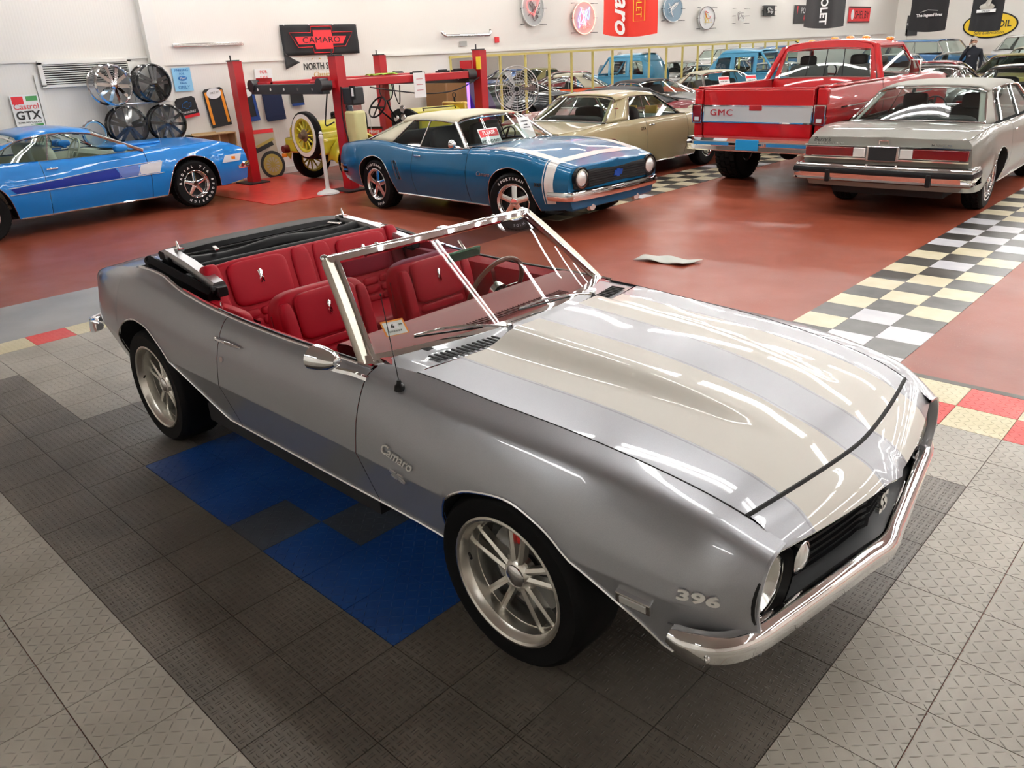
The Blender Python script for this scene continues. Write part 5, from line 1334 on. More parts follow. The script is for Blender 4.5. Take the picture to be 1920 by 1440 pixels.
sign_board('window_card', (-8.02, 20.45, 1.36), math.radians(75), -.3, .34, .26, [('SALE', .07, .03, REDINK)], 'small white and red card in the powder blue 1930s sedan windshield', border=(REDINK, .25, .3))

# ---------------------------------------------------------------- yellow speedster under the lift
def speedster():
    Y = paint('paint_yellow', (.62,.55,.035), .0, .35)
    t = empty('vintage_roadster', (-9.45, 7.35, 0), math.radians(91), 'open yellow early roadster with wooden wheels and rear spare under the red lift', 'car')
    YW = mat('wheel_yellow', (.55,.47,.03), .4)
    wm = mat('whitewall', (.80,.78,.68), .5)
    for c in (-1.42, 1.35):
        for sd in (-1, 1): wheel(t, c, sd*.70, .385, .13, .27, 'wood', YW, sd, 0, (.285, .345, wm), lod=1)
    MB().box((0, 0, .50), (3.6, .6, .10)).cyl((-1.42, -.7, .385), (-1.42, .7, .385), .04).cyl((1.35, -.7, .385), (1.35, .7, .385), .04).build('chassis', UNDER, t, smooth=30)
    # rear trunk box and fuel drum
    rows = [[(x, u*(.50), z) for u, z in [(-1, .55), (-1, .80), (-.95, .93), (-.75, 1.02), (0, 1.06), (.75, 1.02), (.95, .93), (1, .80), (1, .55)]] for x in lin(-1.95, -1.05, 6)]
    MB().grid(rows).add([rows[0][i] for i in range(9)], [tuple(range(9))]).build('rear_body', Y, t, smooth=50)
    MB().box((-1.55, 0, .66), (.98, 1.12, .26)).build('rear_deck', Y, t, bevel=.04)
    MB().tube([(-1.08, -.5, .78), (-1.08, -.5, .98), (-1.08, -.3, 1.09), (-1.08, .3, 1.09), (-1.08, .5, .98), (-1.08, .5, .78)], .02, 6).build('body_strap', BLACK, t)
    MB().ball((-1.75, .2, 1.09), .035).build('filler_cap', BLACK, t)
    for sd in (-1, 1):
        for c, r0 in ((-1.42, .50), (1.35, .50)):
            rows = [[(c+r0*math.cos(a)*1.1, sd*y, .385+r0*math.sin(a)-.25*((y-.70)/.3)**2) for y in lin(.56, .84, 5)] for a in lin(.25, PI*.95, 12)]
            MB().grid(rows).build('fender', Y, t, smooth=60, solid=.012)
        MB().box((0, sd*.66, .42), (1.6, .26, .03)).build('running_board', BLACK, t, smooth=0)
    # cockpit, firewall, hood
    MB().box((-.75, 0, .72), (.55, .95, .14)).box((-1.0, 0, .95), (.14, .95, .40)).build('seat', BLACKV, t, bevel=.04)
    MB().box((-.3, 0, .60), (1.3, .95, .06)).build('cockpit_floor', BLACK, t, smooth=0)
    hood = []
    for x in frange(.35, 1.62, .15):
        k = (x-.35)/1.27; w = .44-.12*k; hood.append([(x, -w, .62), (x, -w, .88), (x, -w*.6, 1.04-.02*k), (x, 0, 1.10-.02*k), (x, w*.6, 1.04-.02*k), (x, w, .88), (x, w, .62)])
    MB().grid(hood).add(hood[0], [tuple(range(7))]).build('hood', Y, t, smooth=20)
    MB().tube([(.55, -.30, 1.045), (.55, -.27, 1.09), (1.45, -.22, 1.07), (1.45, -.24, 1.03)], .012, 6).build('hood_handle', BLACK, t)
    MB().prism([(1.02*a, b) for a, b in ((-.36, .70), (.36, .70), (.36, 1.02), (.15, 1.10), (-.15, 1.10), (-.36, 1.02))], .28, .34, 'yz').build('dash_panel', BLACK, t, smooth=0)
    for y, z in ((-.2, .92), (0, .95), (.2, .92), (0, 1.10)): MB().lathe([(0, -.02), (.06, -.02), (.07, .0)], axis='x', c=(.28, y, z)).build('gauge', CHROME_SOFT, t)
    rad = MB().box((1.66, 0, .86), (.10, .68, .56)).build('radiator', mat('brass', (.6,.42,.12), .25, 1.), t, bevel=.03)
    MB().cyl((1.66, 0, 1.14), (1.66, 0, 1.22), .02).tube([(1.66, .045*math.cos(a), 1.26+.045*math.sin(a)) for a in lin(0, 2*PI*.95, 14)], .01, 6, closed=True).build('radiator_cap', BLACK, rad)
    sw = MB().tube([(.21*math.cos(a), .21*math.sin(a), 0) for a in lin(0, 2*PI*.96, 25)], .016, 6, closed=True).box((0, 0, 0), (.40, .03, .012)).box((0, 0, 0), (.03, .40, .012)).build('steering_wheel', BLACK, t); setx(sw, (-.15, .22, 1.16), ry=-.95)
    MB().tube([(-.15, .22, 1.16), (.3, .22, .80)], .018, 8).build('steering_column', BLACK, t)
    # monocle windscreen
    mw = MB().tube([(.10, .22+.20*math.cos(a), 1.46+.20*math.sin(a)) for a in lin(0, 2*PI*.97, 33)], .012, 8, closed=True).tube([(.10, .22, 1.26), (.16, .22, 1.1), (.3, .22, .9)], .018, 8).build('monocle_frame', BLACK, t)
    MB().lathe([(0, 0), (.195, 0)], axis='x', c=(.10, .22, 1.46), n=32).build('monocle_glass', glass('monocle', (.62,.72,.60)), mw, recalc=False)
    # spare wheel on the back
    sp = wheel(t, 0, 0, .385, .13, .27, 'wood', YW, -1, 0, (.280, .350, wm), lod=1, name='spare_wheel'); sp.location = (-2.12, -.30, .86); sp.rotation_euler = (0, 0, -PI/2)
    hb = mat('hub_rust', (.12,.07,.04), .6); MB().lathe([(0, -.14), (.05, -.14), (.06, -.08), (.10, -.06), (.11, .0)], axis='y').build('hub', hb, sp)
    MB().box((-2.0, -.30, .75), (.2, .1, .1)).build('spare_bracket', BLACK, t)
    tl = MB().lathe([(0, -.03), (.06, -.02), (.07, .08), (.03, .12)], axis='x', c=(-2.12, .48, .60)).build('tail_lamp', mat('lamp_dark_red', (.12,.01,.01), .3), t)
    MB().box((-2.14, .46, .50), (.04, .12, .06)).build('amber_lamp', LAMP_AMB, t, bevel=.01)
speedster()
sign_board('please_sign', (-8.72, 6.35, .80), math.radians(20), -.1, .34, .22, [('PLEASE', .07, .02, PAPER)], 'small black and red PLEASE card leaning on the yellow roadster', border=(REDINK, .08, .5), face=BLACK)

# ---------------------------------------------------------------- four post lift
def lift():
    LR = mat('lift_red', (.40,.004,.010), .4, 0, .2); LK = mat('lift_black', (.02,.02,.022), .45)
    t = empty('car_lift', (-9.35, 7.0, 0), 0, 'red four post car lift with black cross beam standing over the yellow roadster', 'car lift')
    def at(x, y, z): return (x+9.35, y-7.0, z)
    posts = [(-8.25, 5.33, -1), (-10.68, 4.9, 1), (-10.65, 8.05, 1), (-8.3, 8.55, -1)]
    for x, y, s in posts:
        p = MB().box(at(x, y, 1.035), (.20, .012, 2.07)).box(at(x-.095, y+.08, 1.035), (.012, .16, 2.07)).box(at(x+.095, y+.08, 1.035), (.012, .16, 2.07)).build('post', LR, t, smooth=0)
        MB().box(at(x, y+.05, .012), (.50, .42, .02)).build('base_plate', LK, p, smooth=0)
        MB().box(at(x, y+.05, 2.08), (.22, .14, .02)).cyl(at(x-.03, y+.03, 2.09), at(x-.03, y+.03, 2.17), .012).build('top_plate', LK, p, smooth=30)
        MB().box(at(x+.0, y+.09, 1.0), (.10, .02, 1.9)).build('ladder', LK, p, smooth=0)
    # runways
    for x in (-8.45, -10.2):
        r = MB().box(at(x, 6.8, 1.66), (.46, 3.3, .12)).build('runway', LR, t, bevel=.01)
        MB().box(at(x, 5.22, 1.73), (.46, .04, .10)).build('end_stop', LR, r, smooth=0)
    MB().box(at(-8.45, 8.42, 1.80), (.30, .04, .20)).build('stop_plate', LR, t, smooth=0)
    for y in (5.15, 8.35):
        b = MB().box(at(-9.35, y, 1.60), (2.2, .14, .16)).build('cross_beam', LK, t, bevel=.01)
        for k in range(5): MB().cyl(at(-10.2+.42*k, y-.08, 1.60), at(-10.2+.42*k, y-.06, 1.60), .025).build('beam_bolt', CHROME_SOFT, b)
        for x in (-8.3, -10.4): MB().cyl(at(x, y-.10, 1.66), at(x, y+.10, 1.66), .10).build('pulley', LK, b)
    pu = MB().box(at(-7.92, 5.42, 1.48), (.26, .24, .26)).build('power_unit', LK, t, bevel=.02)
    MB().box(at(-7.76, 5.30, 1.53), (.10, .03, .20)).build('control_plate', BLACK, pu, smooth=0); MB().box(at(-7.74, 5.28, 1.54), (.05, .005, .12)).build('control_label', PAPER, pu, smooth=0)
    MB().box(at(-7.92, 5.40, 1.30), (.20, .18, .10)).build('motor_base', CHROME_SOFT, pu, bevel=.01)
    MB().box(at(-7.90, 5.40, .88), (.30, .22, .76)).build('oil_tank', mat('tank_yellow', (.60,.55,.26), .45), t, bevel=.04)
    hs = [[(-8.05, 5.3, 1.62), (-8.03, 5.25, 1.2), (-7.95, 5.25, .8), (-7.9, 5.25, .5)], [(-8.1, 5.9, 1.58), (-8.15, 6.4, 1.50), (-8.2, 7.2, 1.40), (-8.2, 7.9, 1.42), (-8.2, 8.5, 1.60)], [(-8.3, 5.2, 1.55), (-8.35, 5.15, 1.2), (-8.3, 5.1, 1.05), (-8.2, 5.2, 1.1)], [(-10.4, 8.2, 1.6), (-10.35, 8.2, 1.3), (-10.3, 8.25, 1.15), (-10.25, 8.25, 1.5)]]
    for h in hs: MB().tube([at(*p) for p in catmull(h, 6)], .012, 6).build('hose', BLACK, t)
    MB().box(at(-8.23, 8.53, 1.85), (.10, .03, .22)).build('warning_label', mat('label_yellow', (.75,.55,.03), .5), t, smooth=0)
    return t
lift()
tp = empty('paper_notice', (-8.20, 7.02, 1.55), math.radians(90), 'white printed notice hanging from the red lift runway', 'notice')
MB().box((0, -.03, 0), (.26, .004, .40)).build('sheet', PAPER, tp, smooth=0)
for k in range(3): MB().box((0, -.034, .10-.09*k), (.14, .002, .012)).build('printed_line', mat('ink_pink', (.6,.25,.28), .6), tp, smooth=0)
rg = MB()
rows = [[(-8.42+.12*u+.04*math.sin(v*9), 6.15+.5*v, 1.745+.03*abs(math.sin(u*3+v*7))) for u in lin(-1, 1, 9)] for v in lin(0, 1, 12)]
MB().grid(rows).build('work_gloves', mat('glove_green', (.25,.38,.04), .8), solid=.01, label='green work gloves lying on top of the red lift runway', cat='gloves')
for k, (y, dx) in enumerate(((7.2, 0), (7.75, .05), (8.2, -.03))):
    MB().box((-8.42+dx, y, 1.74), (.10, .26, .03)).cyl((-8.42+dx, y-.1, 1.76), (-8.42+dx, y+.1, 1.76), .015).build('ratchet_strap', BLACK, smooth=30, label='black coiled strap lying on the red lift runway', cat='strap', group='straps on the lift runway')
# plastic stanchion
MB().lathe([(0, .975), (.018, .97), (.030, .945), (.018, .92), (.034, .905), (.038, .88), (.034, .85), (.030, .84), (.033, .10), (.045, .07), (.10, .05), (.17, .025), (.185, .0), (0, .0)], n=32).build('stanchion_post', mat('plastic_white', (.78,.78,.76), .35), loc=(-8.28, 4.96, 0), label='white plastic stanchion post standing in front of the lift post', cat='post')

# ---------------------------------------------------------------- other cars: spec, paint, position
def far_car(loc, yaw, colr, label, roofc=None, metal=.1, **kw):
    P = paint('paint_%d_%d_%d' % tuple(int(c*255) for c in colr), colr, metal, .32, False)
    kw.setdefault('roof', 1.33)
    rm = mat('roof_%d_%d_%d' % tuple(int(c*255) for c in roofc), roofc, .6) if roofc else None
    k = dict(lod=1, rim='cap', roofm=rm, glassm=kw.pop('glassm', GLASS), grillec=DARK); k.update(kw)
    return make_car('parked_car', loc, yaw, P, label, **k)
far_car((-7.2, 11.0), -90, (.20,.006,.014), 'maroon car with black vinyl roof behind the tan coupe', (.012,.012,.014), glassm=GLASS_DK, roof=1.27, hw=.86)
far_car((-8.62, 14.95), -10, (.02,.025,.03), 'dark car with black soft top between maroon car and white roofed car', (.03,.03,.033), roof=1.27, hw=.88, xf=2.2, xr=-2.2)
far_car((-8.4, 17.75), -32, (.62,.07,.008), 'orange car with cream roof and cards behind its windshield', (.58,.55,.42), roof=1.34, hw=.88)
for q, nm in (((-7.90, 17.02, 1.10), 'white paper card on the left of the orange car windshield'), ((-7.45, 17.6, 1.10), 'white paper card on the right of the orange car windshield')):
    sign_board('window_card', q, math.radians(58), -.5, .30, .22, [('FOR SALE', .05, -.03, INK)], nm, border=(REDINK, .25, .3))
far_car((-5.1, 14.3), 91, (.52,.48,.36), 'cream car whose roof shows above the red pickup bed', roof=1.25)
far_car((-3.15, 18.2), 88, (.030,.016,.008), 'dark brown fastback between the red pickup and the grey sedan', roof=1.33, blb=-2.1, blt=-.5, sg=-1.2, sgt=-.6, metal=.3)
far_car((-4.65, 23.35), 92, (.20,.005,.014), 'long maroon car, its roof showing behind the brown fastback', roof=1.28)
far_car((-2.7, 23.7), 90, (.36,.30,.06), 'gold yellow car behind the grey sedan roof', (.22,.19,.06), roof=1.40, metal=.2, glassm=GLASS_DK)
far_car((-1.15, 17.3), 92, (.015,.015,.017), 'black car at the right edge behind the grey sedan', roof=1.35, hw=.9)
far_car((-7.9, 29.0), -90, (.58,.58,.56), 'silver white car in the far row left of the blue wagon', roof=1.38, metal=.3)
far_car((-5.75, 28.8), -88, (.34,.34,.31), 'grey silver car with dark windows in the far row in front of the blue wagon', roof=1.38, metal=.3)
far_car((-3.55, 29.7), 90, (.54,.50,.36), 'cream sedan below the white truck in the far row', roof=1.47)
far_car((-10.0, 24.6), 90, (.60,.60,.58), 'white coupe parked by the mirrored wall', roof=1.35)
far_car((.6, 25.5), 90, (.03,.08,.22), 'navy coupe in the far row at the right edge', roof=1.36)
far_car((3.0, 15.0), 90, (.55,.55,.53), 'white coupe parked right of the checkered lane', roof=1.35)
def suv(loc, yaw, colr, label, roof=1.85, cat='suv'):
    P = paint('suv_%d' % int(colr[2]*255), colr, .1, .32, False)
    return make_car('parked_suv', loc, yaw, P, label, cat, lod=1, hw=1.0, xr=-2.7, xf=2.5, wb=1.60, R=.38, rim='cap', roof=roof, belt=((-2.7, 1.22), (0, 1.24), (2.5, 1.10)), rw=.76, gw=.92, wsb=1.05, wst=.65, blt=-2.25, blb=-2.55, sg=-2.45, sgt=-2.25, cpanel=(-2.6, -2.3),
        bp_=((-1.3, -1.25), (-.3, -.28)), doors=(-1.2, -.1, 1.1), zm=.8, sill=.40, fbz=.62, rbz=.62, hood0=1.1, trunk0=-2.6, grillec=CHROME_SOFT, arch_r=.44, wx=.84)
suv((-8.0, 33.4), -14, (.045,.15,.33), 'blue full size suburban wagon with tinted windows in front of the back wall', 1.79)
suv((-3.7, 36.3), -4, (.68,.68,.66), 'white truck under the yellow oval sign', 1.80, 'truck')

# ---------------------------------------------------------------- person on the phone
def person():
    t = empty('person', (-4.62, 26.2, 0), math.radians(-75), 'grey haired bearded person in a dark jacket holding a phone to one ear', 'person')
    me = bpy.data.meshes.new('body'); V = [(0,0,.98), (0,0,1.18), (0,0,1.38), (0,0,1.52), (0,0,1.60),
        (0,-.20,1.43), (.03,-.30,1.18), (.17,-.24,1.36), (.11,-.13,1.58), (0,.20,1.43), (.02,.27,1.16), (.10,.24,.92),
        (0,-.10,.92), (.02,-.11,.50), (0,-.11,.08), (.14,-.12,.05), (0,.10,.92), (.0,.11,.50), (-.02,.11,.08), (.12,.12,.05)]
    E = [(0,1),(1,2),(2,3),(3,4),(2,5),(5,6),(6,7),(7,8),(2,9),(9,10),(10,11),(0,12),(12,13),(13,14),(14,15),(0,16),(16,17),(17,18),(18,19)]
    Rr = [.17,.17,.19,.07,.055,.085,.06,.05,.038,.085,.06,.042,.11,.075,.055,.04,.11,.075,.055,.04]
    me.from_pydata(V, E, []); o = bpy.data.objects.new('body', me); COL.objects.link(o); o.parent = t
    sk = o.modifiers.new('skin', 'SKIN'); 
    for i, r in enumerate(Rr): me.skin_vertices[0].data[i].radius = (r, r*.9)
    me.skin_vertices[0].data[0].use_root = True
    sb = o.modifiers.new('sub', 'SUBSURF'); sb.levels = 2; sb.render_levels = 2
    me.materials.append(mat('jacket_navy', (.010,.013,.022), .8))
    skin = mat('skin', (.55,.30,.20), .5); hair = mat('hair_grey', (.50,.47,.42), .8)
    hd = MB().ball((0, 0, 0), .105, 20, 14, (.95, .80, 1.15)).ball((.10, 0, -.01), .018, 8, 6, (1, .8, 1.3)).ball((0, .085, -.01), .025, 8, 6, (.7, .3, 1)).ball((0, -.085, -.01), .025, 8, 6, (.7, .3, 1)).build('head', skin, t); hd.location = (.02, -.01, 1.70)
    MB().ball((-.015, 0, .035), .110, 18, 12, (.95, .84, 1.0)).build('hair', hair, hd)
    MB().ball((.045, 0, -.075), .065, 14, 10, (.95, 1., .75)).build('beard', hair, hd)
    for s in (-1, 1): MB().ball((.092, s*.034, .02), .011, 8, 6).build('eye', INK, hd)
    MB().box((.098, 0, .022), (.008, .13, .012)).build('glasses', INK, hd, smooth=0)
    h = MB().ball((.10, -.115, 1.63), .035, 12, 8, (1, .6, 1.2)).build('hand', skin, t)
    for k in range(4): MB().tube([(.085+.012*k-.02, -.10, 1.655-.004*k), (.075+.014*k-.03, -.088, 1.69-.006*k)], .008, 6).build('finger', skin, h)
    MB().box((.075, -.098, 1.69), (.07, .012, .13), (0, .3, 0)).build('phone', BLACK, h, bevel=.004)
    MB().box((.13, -.07, 1.30), (.004, .05, .02)).build('jacket_logo', PAPER, t, smooth=0)
person()

# ---------------------------------------------------------------- paper on the floor
MB().grid([[(-1.27+.27*u+.04*v, 4.22+.12*v+.03*u, .012+.010*math.sin(u*5+v*3)+.012*(1-abs(v))) for u in lin(-1, 1, 17)] for v in lin(-1, 1, 9)]).build('folded_mat', mat('paper_sheet', (.50,.52,.48), .6), solid=.004, label='folded white sheet lying on the red floor beyond the convertible', cat='sheet')

# ---------------------------------------------------------------- mirrored wall panels with brass frames
BR_ = mat('brass_frame', (.56,.47,.14), .5, .1); MIR = mat('wall_mirror', (.93,.94,.93), .012, 1.)
edges = [10.58, 12.21]+[12.21+.905*i for i in range(1, 19)]
for y0_, y1_ in zip(edges, edges[1:]):
    w_ = y1_-y0_
    t = empty('mirror_panel', (XW+.02, (y0_+y1_)/2, 0), 0, 'tall brass framed wall mirror panel in the row along the left wall', 'mirror', 'wall mirrors behind the cars')
    MB().box((0, 0, 1.0), (.02, w_-.002, 1.88)).build('mirror_glass', MIR, t, smooth=0)
    MB().box((.02, -w_/2+.024, 1.0), (.03, .045, 1.96)).box((.02, 0, 1.965), (.05, w_-.002, .05)).box((.02, 0, .05), (.05, w_-.002, .05)).build('frame', BR_, t, smooth=0)

# wall trim
TR = mat('trim_white', (.80,.79,.75), .45)
MB().box((XW+.03, 23, 2.07), (.05, 29, .05)).build('trim_5', TR, smooth=0, kind='structure')
MB().box((XW+.02, 5.2, 2.07), (.03, 2.8, .035)).build('trim_6', TR, smooth=0, kind='structure')
MB().box((XW+.05, 3.85, CEIL/2), (.16, .22, CEIL)).build('trim_7', TR, smooth=0, kind='structure')
MB().box((XW+.015, 6.5, .06), (.03, 12, .12)).build('baseboard_left', TR, smooth=0, kind='structure')
MB().box((XW+.02, 2.35, 2.2), (.02, 2.9, .04)).box((XW+.02, .92, 2.15), (.06, .10, 4.3)).build('trim_8', TR, smooth=0, kind='structure')
for y in (1.95, 3.42): MB().box((XW+.02, y, 1.0), (.03, .05, 2.0)).build('trim_9', TR, smooth=0, kind='structure')
# air grille
t = empty('air_vent', (XW+.03, 2.72, 2.0), 0, 'white framed louvred air vent high on the left wall', 'vent')
MB().box((0, 0, 0), (.02, 1.28, .30)).build('backing', DARK, t, smooth=0)
MB().box((.02, 0, .17), (.04, 1.42, .05)).box((.02, 0, -.17), (.04, 1.42, .04)).box((.02, -.68, 0), (.04, .06, .34)).box((.02, .68, 0), (.04, .06, .34)).build('frame', TR, t, smooth=0)
for k in range(9): MB().box((.025, 0, -.13+.0325*k), (.02, 1.30, .010), (0, .4, 0)).build('louvre', TR, t, smooth=0)

# ---------------------------------------------------------------- wall hangings. facing +x on the left wall
def on_wall(name, y, z, w, h, label, cat, face, x=XW+.03, group=None, thick=.008):
    t = empty(name, (x, y, z), 0, label, cat, group); MB().box((0, 0, 0), (thick, w, h)).build('panel', face, t, smooth=0); return t
def wtext(t, s, size, m, dy, dz, **kw): return text('printed_text', s, size, m, t, (.008, dy, dz), (0, 1, 0), (0, 0, 1), .001, **kw)
CL_B = mat('cloth_black', (.018,.018,.020), .85); CL_R = mat('cloth_red', (.72,.035,.02), .7); CL_G = mat('cloth_grey', (.05,.05,.052), .85)
BLU = mat('print_blue', (.02,.16,.45), .5); SKY = mat('print_sky', (.25,.55,.78), .45); ORG = mat('print_orange', (.85,.30,.02), .5); YEL = mat('print_yellow', (.85,.60,.02), .5); GRN = mat('print_green', (.06,.30,.08), .5)
PRED = mat('print_red', (.72,.02,.03), .5)
# black banner with red outline logo, one corner drooping
t = empty('wall_banner', (XW+.04, 7.2, 2.40), 0, 'black cloth banner reading CAMARO in a red cross shape, lower corner drooping', 'banner')
rows = []
for u in lin(-1, 1, 25):
    zl = -.27 if u > -.72 else -.27+.0
    rows.append([(.02+.012*math.sin(u*9+v*2), .88*u, .27*v) for v in lin(-1, 1, 9)])
MB().grid(rows).build('cloth', CL_B, t, solid=.004)
MB().grid([[(.03+.05*a, -.88+.30*a*b, -.15-.10*a-.36*b*(1-.6*a)) for a in lin(0, 1, 6)] for b in lin(0, 1, 6)]).build('drooping_corner', CL_G, t, solid=.004)
cx = lambda pts: [(a*.62, b*.215) for a, b in pts]
cross = [(-.33, -1), (.33, -1), (.36, -.55), (.80, -.55), (1.10, .55), (.38, .55), (.36, 1), (-.36, 1), (-.38, .55), (-1.10, .55), (-.85, -.55), (-.36, -.55)]
MB().tube([(.036, a*.66+.02, b*.235) for a, b in cross], .008, 4, closed=True).build('outline', PRED, t)
MB().prism([(a*.56+.02, b*.17) for a, b in ((-.30, -1), (.42, -1), (.42, -.45), (.85, -.45), (1.02, .35), (.42, .35), (.40, 1), (-.36, 1), (-.36, .35), (-1.1, .35), (-.98, -.45), (-.33, -.45))], .034, .037, 'yz').build('cross', PRED, t, smooth=0)
text('printed_text', 'CAMARO', .15, CL_B, t, (.040, .0, -.01), (0, 1, 0), (0, 0, 1), .001, bold=0, sx=1.35, space=1.05)
for y in (-.8, -.25, .3, .85): MB().ball((.04, y, .26), .012).build('grommet', CHROME, t)
# lettering straight on the wall
w = empty('wall_lettering', (XW+.012, 7.1, 1.9), 0, 'black NORTH SHORE and gold Classics lettering on the wall', 'lettering')
text('printed_text', 'NORTH SHORE', .17, INK, w, (0, .12, .02), (0, 1, 0), (0, 0, 1), .001, sx=.8, bold=.002); text('printed_text', 'Classics', .13, mat('gold_print', (.62,.38,.06), .5), w, (0, .05, -.13), (0, 1, 0), (0, 0, 1), .001, shear=.3)
for y in (-.18, .0, .18): MB().ball((.0, .05+y, .16), .012, sc=(.2, 1, 1)).build('printed_star', mat('gold_print', (.62,.38,.06), .5), w)
t = on_wall('wall_poster', 5.85, 1.82, .36, .22, 'small white FOR SALE sheet on the wall between lift posts', 'poster', PAPER); wtext(t, 'FOR', .08, PRED, 0, .05); wtext(t, 'SALE', .08, PRED, 0, -.05)
t = on_wall('tin_sign', 4.27, 1.82, .33, .38, 'light blue tin sign reading PARKING FOR FANS ONLY', 'sign', SKY)
for s, z, sz in (('PARKING', .15, .06), ('FOR', .09, .05), ('FANS', -.06, .05), ('ONLY', -.13, .08)): wtext(t, s, sz, BLU, 0, z)
MB().ball((.008, 0, .02), .05, sc=(.06, 1.7, .8)).build('oval', BLU, t); text('printed_text', 'Ford', .05, PAPER, t, (.014, 0, .02), (0, 1, 0), (0, 0, 1), .001, shear=.3)
t = on_wall('tin_sign', 1.71, 1.50, .40, .46, 'white tin motor oil sign reading Castrol GTX', 'sign', PAPER)
MB().prism([(-.18, .10), (-.02, .10), (-.02, .21), (-.18, .21)], .004, .007, 'yz').build('red_block', PRED, t, smooth=0); MB().prism([(.02, .14), (.18, .14), (.18, .21), (.02, .21)], .004, .007, 'yz').build('green_block', GRN, t, smooth=0)
wtext(t, 'Castrol', .12, PRED, 0, .06); wtext(t, 'GTX', .17, INK, 0, -.07, bold=.004); wtext(t, 'SUPER MULTI-GRADE', .035, INK, 0, -.17); MB().prism([(0, -.225), (.18, -.225), (.18, -.19), (0, -.20)], .004, .007, 'yz').build('green_block', GRN, t, smooth=0)
t = on_wall('poster', .86, 1.38, .5, .46, 'yellow and green poster at the left edge of the photo behind the blue fastback', 'poster', mat('poster_lime', (.60,.68,.05), .5)); MB().box((.006, 0, .16), (.004, .5, .14)).build('orange_band', ORG, t, smooth=0)
# chrome trim pieces and bumper hung on the wall
MB().box((XW+.05, 4.86, 2.365), (.05, 1.32, .06)).build('chrome_trim_piece', CHROME_SOFT, bevel=.01, label='long chrome trim strip hung on the wall left of the banner', cat='trim piece')
MB().sweep(catmull([(XW+.06, 10.38, 2.50), (XW+.10, 10.45, 2.42), (XW+.10, 10.6, 2.41), (XW+.10, 11.7, 2.41), (XW+.10, 11.85, 2.43), (XW+.06, 11.93, 2.51)], 4), [(-.02, -.035), (.02, -.03), (.03, 0), (.02, .03), (-.02, .035)], up=(0, 0, 1)).build('wall_bumper', CHROME, smooth=50, label='chrome car bumper mounted on the beadboard wall above the mirrors', cat='bumper')
t = on_wall('photo_card', 11.05, 2.24, .22, .11, 'small grey photo card under the wall bumper', 'card', mat('photo_grey', (.4,.42,.4), .4))
MB().box((XW+.04, 12.15, 2.30), (.05, .12, .13)).build('fire_alarm', PRED, bevel=.01, label='small red fire alarm box on the wall right of the bumper', cat='alarm')
MB().box((XW+.03, 3.92+.02, 2.58), (.03, .06, .28)).build('wall_strap', BLACK, smooth=0, label='short black strap on the white wall pilaster', cat='strap')
MB().box((XW+.02, 3.02, 1.42), (.02, .20, .09)).build('wall_outlet', TR, bevel=.004, label='white double outlet plate between the vent and the rims', cat='outlet')
# floor mats and pouches hung on the wall
def hang_mat(y, z, w, h, c1, c2, label, rot=0, band=True):
    t = empty('floor_mat', (XW+.05, y, z), 0, label, 'car mat'); t.rotation_euler = (rot, 0, 0)
    poly = [(-w/2+.03, -h/2), (w/2-.03, -h/2), (w/2, -h/2+.05), (w/2*.97, h/2-.04), (w/2-.05, h/2), (-w/2+.05, h/2), (-w/2*.97, h/2-.04), (-w/2, -h/2+.05)]
    MB().prism(poly, -.012, .012, 'yz').build('mat_base', c1, t, smooth=0, bevel=.005)
    if band: MB().prism([(a*.98, max(-h*.499, min(-h*.36, b))) for a, b in ((-w/2, -h), (w/2, -h), (w/2, 0), (-w/2, 0))], .010, .016, 'yz').build('mat_edge', c2, t, smooth=0)
    return t
t = hang_mat(4.24, 1.36, .38, .34, CL_B, PRED, 'black rubber mat with blue bow tie outline, red corner below', .12)
MB().tube([(.018, a*.9, b+.04) for a, b in ((-.10, -.03), (-.04, -.03), (-.035, -.055), (.035, -.055), (.04, -.03), (.08, -.03), (.10, .03), (.04, .03), (.035, .055), (-.035, .055), (-.04, .03), (-.08, .03))], .005, 4, closed=True).build('logo', BLU, t); text('printed_text', 'CHEVROLET', .05, PAPER, t, (.016, 0, -.08), (0, 1, 0), (0, 0, 1), .001)
t = hang_mat(4.80, 1.32, .40, .66, CL_B, CL_B, 'black and orange car mat set with white header card', .1)
for s in (-1, 1): MB().box((.014, s*.15, 0), (.006, .05, .56)).build('orange_band', ORG, t, smooth=0)
MB().prism([(.14*math.cos(a), .24+.09*math.sin(a)) for a in lin(0, 2*PI*.95, 20)], .014, .02, 'yz').build('header_card', PAPER, t, smooth=0)
text('printed_text', 'MAT SET', .05, INK, t, (.022, .02, .25), (0, 1, 0), (0, 0, 1), .0005)
t = hang_mat(5.42, 1.31, .36, .58, CL_B, mat('mat_blue', (.01,.05,.25), .7), 'black car mat set with blue edge and white header card behind the lift post', .08)
for s in (-1, 1): MB().box((.014, s*.14, 0), (.006, .05, .5)).build('blue_band', mat('mat_blue', (.01,.05,.25), .7), t, smooth=0)
MB().prism([(.12*math.cos(a), .21+.07*math.sin(a)) for a in lin(0, 2*PI*.95, 20)], .014, .02, 'yz').build('header_card', PAPER, t, smooth=0)
hang_mat(5.95, 1.30, .42, .60, mat('mat_navy', (.008,.016,.06), .85), mat('mat_navy', (.008,.016,.06), .85), 'navy blue carpet car mat hanging under the lift beam', .05)
hang_mat(6.48, 1.40, .28, .34, CL_B, mat('mat_blue', (.01,.05,.25), .7), 'small black mat with blue lower edge, rightmost of the hanging mats', .03)
